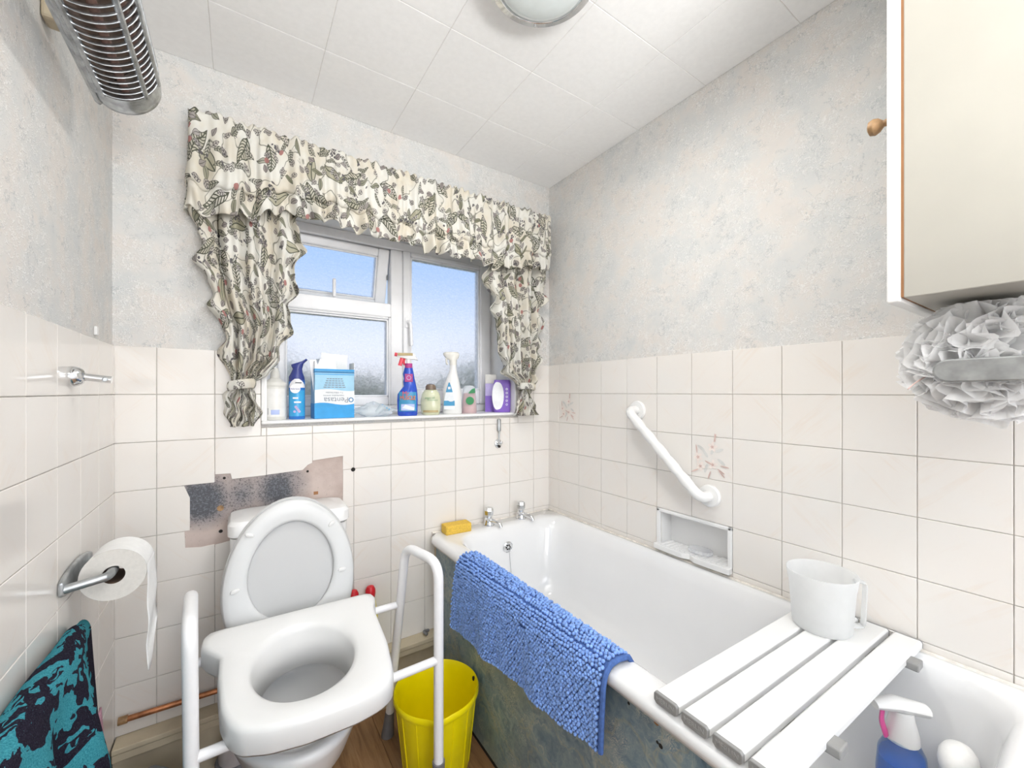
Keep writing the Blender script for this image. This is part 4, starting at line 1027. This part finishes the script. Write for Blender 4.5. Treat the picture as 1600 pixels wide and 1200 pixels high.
MB().tube([(1.3675, .0, 1.360), (1.3675, .0, 1.478)], .006, 10).build('hanger', 'dull_chrome', ar, smooth=True)
MB().lathe([(.018, 1.474), (.018, 1.4795)], (1.3675, .0, 0), 20).build('fixing_plate', 'dull_chrome', ar)
pf = thing('bath_puff', 'white net bath puff hanging under the cream cabinet', 'bath puff', (1.475, .138, 1.37))
PC = Vector((1.482, .135, 1.372)); rnd = random.Random(21); rf_ = MB()
def blob(a, b):
    th, fi = 2*PI*a, PI*b; d = Vector((math.sin(fi)*math.cos(th), math.sin(fi)*math.sin(th), math.cos(fi)))
    return PC+d*.078*(1+.15*noise.noise(d*3.1))
MB().grid(blob, 40, 24).build('net_core', 'puff', pf, smooth='all')
for k in range(26):
    ax = Vector((rnd.gauss(0, 1), rnd.gauss(0, 1), rnd.gauss(0, 1))).normalized(); e1 = ax.orthogonal().normalized(); e2 = ax.cross(e1)
    off = rnd.uniform(-.055, .055); ph = rnd.uniform(0, 6.3); R1 = math.sqrt(.118**2-off**2); fq = rnd.choice((7, 8, 9, 11))
    def ribbon(a, b):
        th = 2*PI*a; dr0 = e1*math.cos(th)+e2*math.sin(th); r = .045+(R1-.045)*b*(1+.06*math.sin(3*th+ph))
        lat = off+b*b*(.017*math.sin(fq*th+ph)+.008*math.sin(2.0*fq*th+2*ph))+.006*b
        p = dr0*r+ax*lat
        if p.x < -.097: p.x = -.097+.1*(p.x+.097)
        if p.z > .098: p.z = .098+.2*(p.z-.098)
        return PC+p
    rf_.grid(ribbon, 110, 7)
o = rf_.build('net_ruffles', 'puff', pf, smooth='all', fix=False); o['kind'] = 'stuff'
MB().tube([(1.42, .20, 1.345), (1.385, .215, 1.326), (1.375, .222, 1.315)], .0012, 5).build('cord', 'pr_p', pf)

# ------------------------------------------------------------------ things on the window sill
SZ = 1.2042
def place(t, x, y, extra=0.0, face=True):
    al = (math.atan2(CAMX-x, y) if face else 0)+extra
    T = Matrix.Translation((x, y, SZ)) @ Matrix.Rotation(al, 4, 'Z')
    def rec(o):
        for c in o.children:
            if c.type == 'MESH': c.data.transform(T)
            rec(c)
    rec(t)
def sill_thing(name, label, cat, u, y):
    x = on_y(u, 640, y).x; return thing(name, label, cat, (x, y, SZ)), x
TF = (PI/2, 0, 0); TU = Matrix(((-1, 0, 0), (0, 0, -1), (0, -1, 0))).to_3x3()   # text facing the room; and turned upside down
def patch(parent, name, mat, rx, ry, z0, z1, hw, off=.0006, n=14, m=12, rfun=None):
    # a label following the front of an oval bottle; hw(k) = half width in radians at height fraction k
    def f(a, b):
        z = z0+(z1-z0)*b; w = hw(b) if callable(hw) else hw; th = -PI/2+(2*a-1)*w; s = rfun(z) if rfun else 1
        return ((rx*s+off)*math.cos(th), (ry*s+off)*math.sin(th), z)
    return MB().grid(f, n, m).build(name, mat, parent, smooth=True)
C_ = lambda n, c, r=.35, **k: M.__setitem__(n, simple(n, c, r, **k))
C_('lotion', (.72, .71, .66)); C_('lotion_lbl', (.80, .79, .76)); C_('pale_blue', (.42, .50, .78)); C_('ink', (.10, .11, .13)); C_('navy', (.045, .06, .25), .25)
C_('can_blue', (.03, .20, .62), .2); C_('can_cyan', (.05, .38, .72), .25); C_('print_white', (.85, .86, .88)); C_('pen_blue', (.03, .33, .70), .45); C_('pen_light', (.34, .60, .78), .45)
C_('pen_white', (.80, .82, .83), .5); C_('pen_dark', (.03, .20, .42), .45); C_('grey_print', (.22, .26, .32)); C_('mag', (.42, .04, .22)); C_('orange', (.72, .12, .03)); C_('amber', (.72, .40, .05)); C_('gold', (.42, .33, .16)); C_('brown_cap', (.19, .14, .10), .3)
C_('green_print', (.12, .33, .16)); C_('label_blue', (.05, .29, .52)); C_('label_white', (.74, .78, .82)); C_('pale_pink', (.75, .32, .30), .35); C_('leaf_green', (.03, .25, .09)); C_('purple', (.24, .13, .55), .35); C_('lilac', (.52, .45, .74), .4); C_('coral', (.72, .06, .09), .3)
M['blue_spray'] = simple('blue_cleaner', (.025, .10, .66), .1, var=.08, coat=.4, trans=.25); M['shampoo'] = simple('pale_green_shampoo', (.72, .74, .52), .15, var=.03, coat=.4, trans=.2)
M['clear_pack'] = clear('clear_wrap', (.88, .92, .94), .25, 1.2, .5, .35)

t, x = sill_thing('lotion_bottle', 'white lotion bottle with narrow neck at the left end of the sill', 'bottle', 430, 1.800)
MB().lathe([(.037, 0), (.040, .005), (.040, .128), (.038, .138), (.030, .148), (.018, .156), (.0165, .160)], n=28, sy=.85).build('body', 'lotion', t, smooth=True)
MB().lathe([(.042, .128), (.043, .134), (.041, .142)], n=28, sy=.85, cap0=False, cap1=False).build('shoulder_ring', 'lotion', t, smooth=True)
MB().lathe([(.0165, .158), (.0175, .162), (.0160, .180), (.0110, .194), (.010, .197)], n=18).build('pump_cap', 'lotion', t, smooth=True)
patch(t, 'label', 'lotion_lbl', .040, .034, .012, .118, .9); patch(t, 'blue_band', 'pale_blue', .040, .034, .020, .038, .35, off=.0010)
for k in range(6): text('||||', .010, (-.026, -.0335+.002, .026+.003*k), TF, 'grey_print', t, 'barcode')
place(t, x, 1.800)

t, x = sill_thing('air_freshener_can', 'blue air freshener can with dark navy trigger top', 'spray can', 464, 1.790)
MB().lathe([(.027, 0), (.0285, .003), (.0285, .150), (.026, .158)], n=28).build('can', 'can_blue', t, smooth=True)
lo_ = []
for z, rx, ry, ox in ((.146, .029, .029, 0), (.165, .027, .027, -.001), (.182, .020, .021, 0), (.196, .0165, .018, .002), (.206, .019, .018, .004), (.216, .026, .017, .006), (.222, .029, .014, .009), (.227, .012, .007, .020)):
    lo_.append([(ox+rx*math.cos(2*PI*i/24), ry*math.sin(2*PI*i/24), z+(.010*math.cos(2*PI*i/24) if z > .20 else 0)) for i in range(24)])
MB().loft(lo_).build('trigger_top', 'navy', t, smooth=True)
patch(t, 'white_wave', 'print_white', .0285, .0285, .122, .156, lambda b: 1.15-.9*b*b, off=.0008); patch(t, 'cyan_print', 'can_cyan', .0285, .0285, .012, .112, 1.2, off=.0006)
MB().lathe([(.0175, -.0305), (.0175, -.0292)], (-.006, 0, .118), 24, 'y').build('round_badge', 'print_white', t)
text('febreze', .0105, (-.006, -.0309, .1175), TF, 'navy', t, width=.030)
for z, a, b in ((.082, -.014, .004), (.066, -.010, .014)): MB().box(a, b, -.0306, -.0300, z-.003, z+.003).build('small_print', 'print_white', t)
for k in range(5): MB().lathe([(.005, -.0306), (.005, -.0300)], (-.008+.004*k, 0, .030+.006*((k*3) % 4)), 8, 'y').build('flower_print', 'lilac', t)
MB().box(-.006, .016, -.0306, -.0300, .139, .143).build('small_print', 'ink', t)
place(t, x, 1.790)

t = thing('medicine_box', 'blue and white medicine carton standing upside down on the sill with leaflets inside', 'box', (.655, 1.79, SZ))
bw, bd_, bh = .150, .070, .197
for nm, a in (('carton_front', (-bw/2, bw/2, -bd_/2, -bd_/2+.001, 0, bh)), ('carton_back', (-bw/2, bw/2, bd_/2-.001, bd_/2, 0, bh)), ('carton_side', (-bw/2, -bw/2+.001, -bd_/2, bd_/2, 0, bh)), ('carton_side', (bw/2-.001, bw/2, -bd_/2, bd_/2, 0, bh)), ('carton_base', (-bw/2, bw/2, -bd_/2, bd_/2, 0, .001))):
    MB().box(*a).build(nm, 'pen_light', t)
def wavy(name, mat, z0, z1, y, a0=0, a1=0, side=False):
    pts = [(-bw/2+bw*i/24, z0(i/24)) for i in range(25)]+[(bw/2-bw*i/24, z1(1-i/24)) for i in range(25)]
    MB().prism(pts, lambda x, z: (x, y, z), lambda x, z: (x, y+.0006, z)).build(name, mat, t)
yf_ = -bd_/2-.0007
wv = lambda k: .058+.005*math.sin(k*5.5+.6)
wavy('blue_print', 'pen_blue', lambda k: .0005, wv, yf_); wavy('white_print', 'pen_white', wv, lambda k: .113+.004*math.sin(k*5.5), yf_)
wavy('dark_stripe', 'pen_dark', lambda k: .181, lambda k: .188, yf_); wavy('blue_stripe', 'pen_blue', lambda k: .189, lambda k: .1965, yf_); wavy('pale_stripe', 'pen_blue', lambda k: .174, lambda k: .177, yf_)
MB().box(-bw/2-.0007, -bw/2-.0001, -bd_/2, bd_/2, .0005, .06).build('blue_print', 'pen_blue', t); MB().box(-bw/2-.0007, -bw/2-.0001, -bd_/2, bd_/2, .181, .1965).build('dark_stripe', 'pen_blue', t)
yt = yf_-.0004
text('Pentasa', .030, (.005, yt, .074), TU, 'grey_print', t, width=.092); text('mesalazine enema', .0085, (-.005, yt, .091), TU, 'grey_print', t, width=.078); text('7 x 100ml bottles', .0085, (-.002, yt, .103), TU, 'grey_print', t, width=.066)
for i in range(5):        # small print, too fine to read
    w_ = .043-.003*i
    for k in range(6): MB().box(-w_+2*w_*k/6, -w_+2*w_*(k+.8)/6, yt, yt+.0004, .1225+.0085*i, .1260+.0085*i).build('small_print', 'grey_print', t)
MB().lathe([(.010, yt-.0002), (.0065, yt-.0002), (.0065, yt+.0002), (.010, yt+.0002)], (.062, 0, .073), 20, 'y', cap0=False, cap1=False).build('round_mark', 'pen_dark', t)
for nm, (xa, xb, ya, yb, za, zb, rx_) in dict(flap_left=(-bw/2, -bw/2+.001, -bd_/2, bd_/2, bh, bh+.030, 0), flap_right=(bw/2-.001, bw/2, -bd_/2, bd_/2, bh, bh+.028, 0)).items(): MB().box(xa, xb, ya, yb, za, zb).build('flap', 'pen_white', t)
for (x0, x1, y_, z1, tl, mt) in ((-.055, .048, .010, .262, -.05, 'pen_white'), (-.062, .034, -.014, .240, .12, 'print_white')):
    me = MB().box(x0, x1, y_, y_+.0025, .02, z1).build('leaflet', mt, t); me.data.transform(Matrix.Rotation(-tl, 4, 'Y'))
MB().prism([(-.066, .236), (-.052, .238), (-.060, .214)], lambda x, z: (x, -.0165, z), lambda x, z: (x, -.0160, z)).build('grey_mark', 'grey_print', t)
place(t, on_y(520, 640, 1.79).x, 1.79, .06, False)

bgx = on_y(585, 640, 1.80).x
t = thing('plastic_bag', 'crumpled clear plastic wrapper lying on the sill between carton and blue spray', 'bag', (bgx, 1.80, SZ))
def crump(a, b):
    th, fi = 2*PI*a, PI*b; d = Vector((math.sin(fi)*math.cos(th), math.sin(fi)*math.sin(th), math.cos(fi)))
    n = 1+.30*noise.noise(d*2.3+Vector((3, 1, 0)))+.12*noise.noise(d*6)
    tx = .088*(1-.25*max(0, d.z)); return (d.x*tx*n, d.y*.040*n, max(.0, .026+d.z*.036*n*(1-.5*abs(d.x))))
MB().grid(crump, 36, 20).build('wrapper', 'clear_pack', t, smooth=True); MB().tube([(.010, -.042, .016), (.030, -.040, .040), (.060, -.028, .034)], [.012, .020, .012], 12, squash=(1, .8)).build('folded_end', 'clear_pack', t, smooth=True)
for k in range(4): MB().box(.030+.009*k, .035+.009*k, -.0525, -.052, .046-.006*k, .052-.006*k).build('blue_print', 'label_blue', t)
place(t, bgx, 1.80)

t, x = sill_thing('cleaner_spray', 'blue trigger spray bottle with red and orange lettering on the sill', 'spray bottle', 637, 1.765)
def ovl(z, x0, x1, ry, n=28): return [((x0+x1)/2+(x1-x0)/2*math.cos(2*PI*i/n), ry*math.sin(2*PI*i/n), z) for i in range(n)]
MB().loft([ovl(0, -.040, .040, .022), ovl(.006, -.044, .043, .025), ovl(.07, -.046, .044, .026), ovl(.095, -.044, .043, .025), ovl(.115, -.030, .041, .022), ovl(.130, -.018, .038, .019), ovl(.150, -.020, .034, .018), ovl(.165, -.017, .030, .017), ovl(.185, -.021, .027, .016), ovl(.20, -.017, .024, .015), ovl(.215, -.013, .021, .014)]).build('bottle', 'blue_spray', t, smooth=True)
MB().lathe([(.0165, .212), (.0165, .232)], (.004, 0, 0), 18).build('collar', 'mag', t); MB().tube([(.004, 0, .232), (.004, 0, .256)], .010, 10).build('neck', 'white_plastic', t)
MB().loft([[(-.046, -.008, .262), (-.046, .008, .262), (-.046, .008, .274), (-.046, -.008, .274)], [(0, -.012, .250), (0, .012, .250), (0, .012, .278), (0, -.012, .278)], [(.030, -.012, .250), (.030, .012, .250), (.026, .012, .277), (.026, -.012, .277)], [(.046, -.009, .246), (.046, .009, .246), (.040, .009, .258), (.040, -.009, .258)]]).build('spray_head', 'white_plastic', t, bevel=.003)
MB().box(-.042, .022, -.0128, -.0122, .266, .278).build('head_label', 'gold', t); MB().tube([(-.056, 0, .272), (-.044, 0, .270)], .0085, 10).build('nozzle', 'coral', t)
MB().tube(bend([(-.022, 0, .262), (-.030, 0, .235), (-.034, 0, .222)], .01, 3), .006, 8, squash=(1.4, .8)).build('trigger', 'coral', t, smooth=True); MB().tube(bend([(-.012, 0, .255), (-.018, 0, .238), (-.012, 0, .225)], .006, 3), .005, 8).build('trigger_guard', 'coral', t, smooth=True)
MB().box(-.012, .022, -.0192, -.0172, .150, .185).build('maroon_label', 'mag', t, bevel=.0005)
MB().lathe([(.010, -.0198), (.008, -.0198), (.008, -.0193), (.010, -.0193)], (.005, 0, .168), 18, 'y', cap0=False, cap1=False).build('ring_print', 'lilac', t)
patch(t, 'label', 'label_blue', .045, .0255, .020, .105, .95, off=.0008)
text('Mr', .026, (-.008, -.0272, .098), TF, 'coral', t, depth=.0008); text('MUSCLE', .024, (.000, -.0276, .079), TF, 'orange', t, width=.064, depth=.0008); text('MUSCLE', .0245, (.0007, -.0270, .0783), TF, 'amber', t, width=.066, depth=.0004)
MB().box(-.028, .030, -.0270, -.0264, .024, .052).build('picture_print', 'pale_blue', t); MB().prism([(-.024, .034), (.026, .024), (.030, .036), (-.010, .050)], lambda x, z: (x, -.0276, z), lambda x, z: (x, -.0271, z)).build('picture_print', 'label_white', t)
place(t, x, 1.765)

t, x = sill_thing('shampoo', 'pale green oval shampoo bottle with brown cap on the sill', 'bottle', 673, 1.785)
MB().lathe([(.036, 0), (.041, .004), (.046, .035), (.046, .065), (.041, .095), (.030, .112), (.020, .119)], n=32, sy=.55).build('bottle', 'shampoo', t, smooth=True)
MB().lathe([(.0245, .116), (.0240, .130), (.018, .140), (.004, .144)], n=24, sy=.75).build('cap', 'brown_cap', t, smooth=True)
text('argan oil', .013, (-.004, -.0258, .078), TF, 'green_print', t); text('of morocco', .010, (.008, -.0262, .068), TF, 'green_print', t, shear=.3); patch(t, 'gold_band', 'gold', .0445, .0245, .011, .021, .85)
place(t, x, 1.785)

t, x = sill_thing('white_spray', 'white trigger spray bottle with blue and white label on the sill', 'spray bottle', 706, 1.785)
MB().loft([ovl(0, -.040, .044, .024), ovl(.005, -.044, .048, .027), ovl(.08, -.044, .046, .027), ovl(.13, -.040, .040, .025), ovl(.165, -.028, .033, .022), ovl(.195, -.016, .026, .018), ovl(.225, -.010, .022, .016), ovl(.236, -.010, .022, .016)]).build('bottle', 'white_plastic', t, smooth=True)
MB().lathe([(.0175, .234), (.0175, .258)], (.006, 0, 0), 18).build('collar', 'lotion', t)
MB().loft([ovl(.256, -.012, .022, .013), ovl(.268, -.030, .032, .014), ovl(.282, -.040, .036, .014), ovl(.292, -.042, .034, .012), ovl(.297, -.030, .026, .008)]).build('spray_head', 'lotion', t, smooth=True)
MB().tube(bend([(-.026, 0, .268), (-.026, 0, .248), (-.020, 0, .236)], .008, 3), .005, 8).build('trigger', 'lotion', t, smooth=True)
def lab(name, mat, pts, off): MB().prism(pts, lambda x, z: (x, -.0275-off, z), lambda x, z: (x, -.0268-off, z)).build(name, mat, t)
def blade(z0, z1, n=16):
    L_, R_ = [], []
    for i in range(n+1):
        k = (z0+(z1-z0)*i/n-.022)/.128; w = .030*(1-max(0, k-.25)**1.4*1.35); L_.append((-.012-w*.85, z0+(z1-z0)*i/n)); R_.append((-.012+w*.85, z0+(z1-z0)*i/n))
    return L_+R_[::-1]
lab('label', 'label_white', blade(.022, .150), .0); lab('label_top', 'label_blue', blade(.104, .150), .0008); lab('label_base', 'label_blue', blade(.040, .064), .0008)
MB().box(-.018, -.006, -.0295, -.0284, .118, .130).build('badge', 'label_white', t); MB().lathe([(.013, -.0292), (.013, -.0284)], (-.004, 0, .066), 20, 'y', sx=.5).build('white_swirl', 'label_white', t)
place(t, x, 1.785)

t, x = sill_thing('gel_freshener', 'pink and clear air freshener with round green badge on the sill', 'air freshener', 733, 1.800)
MB().lathe([(.034, 0), (.036, .004), (.034, .03), (.030, .07), (.026, .10)], n=28, sy=.6).build('pink_gel', 'pale_pink', t, smooth=True)
MB().lathe([(.036, .0), (.038, .004), (.037, .06), (.033, .10), (.029, .128), (.022, .136), (.004, .138)], n=28, sy=.62).build('clear_cover', 'clear_pack', t, smooth=True)
MB().lathe([(.020, -.0262), (.020, -.0250)], (.004, 0, .062), 24, 'y').build('green_badge', 'leaf_green', t)
MB().prism([(-.004, .098), (.030, .100), (.028, .125), (.015, .120), (.004, .110)], lambda x, z: (x, -.0245, z), lambda x, z: (x, -.0238, z)).build('green_leaf_print', 'leaf_green', t)
place(t, x, 1.800)

t, x = sill_thing('tissue_carton', 'tall pale lilac carton at the right end of the sill behind the purple pack', 'box', 767, 1.872)
MB().box(-.030, .030, -.020, .020, 0, .150).build('carton', 'lilac', t, bevel=.002); MB().box(-.030, .030, -.020, .020, .150, .198).build('carton_top', 'lotion', t, bevel=.002)
MB().box(-.030, .030, -.0207, -.0201, .0, .085).build('purple_print', 'purple', t)
place(t, x, 1.872)
t, x = sill_thing('pads_pack', 'purple and white wrapped pack at the right end of the sill by the curtain', 'pack', 784, 1.800)
MB().loft([rrect(-.040, .042, -.022, .022, .015, 0), rrect(-.044, .046, -.026, .026, .018, .01), rrect(-.043, .045, -.026, .026, .018, .150), rrect(-.038, .040, -.020, .020, .012, .168)]).build('pack', 'purple', t, smooth=True)
MB().loft([[(-.026+.016*math.cos(2*PI*i/20)*(1.5), -.0272, .085+.072*math.sin(2*PI*i/20)) for i in range(20)], [(-.016+.018*math.cos(2*PI*i/20)*(1.5), -.0278, .085+.070*math.sin(2*PI*i/20)) for i in range(20)]]).build('white_panel', 'print_white', t)
for k in range(5): MB().lathe([(.0055, -.0274), (.0032, -.0274), (.0032, -.0266), (.0055, -.0266)], (.026, 0, .040+.020*k), 12, 'y', cap0=False, cap1=False).build('ring_print', 'print_white', t)
place(t, x, 1.800)
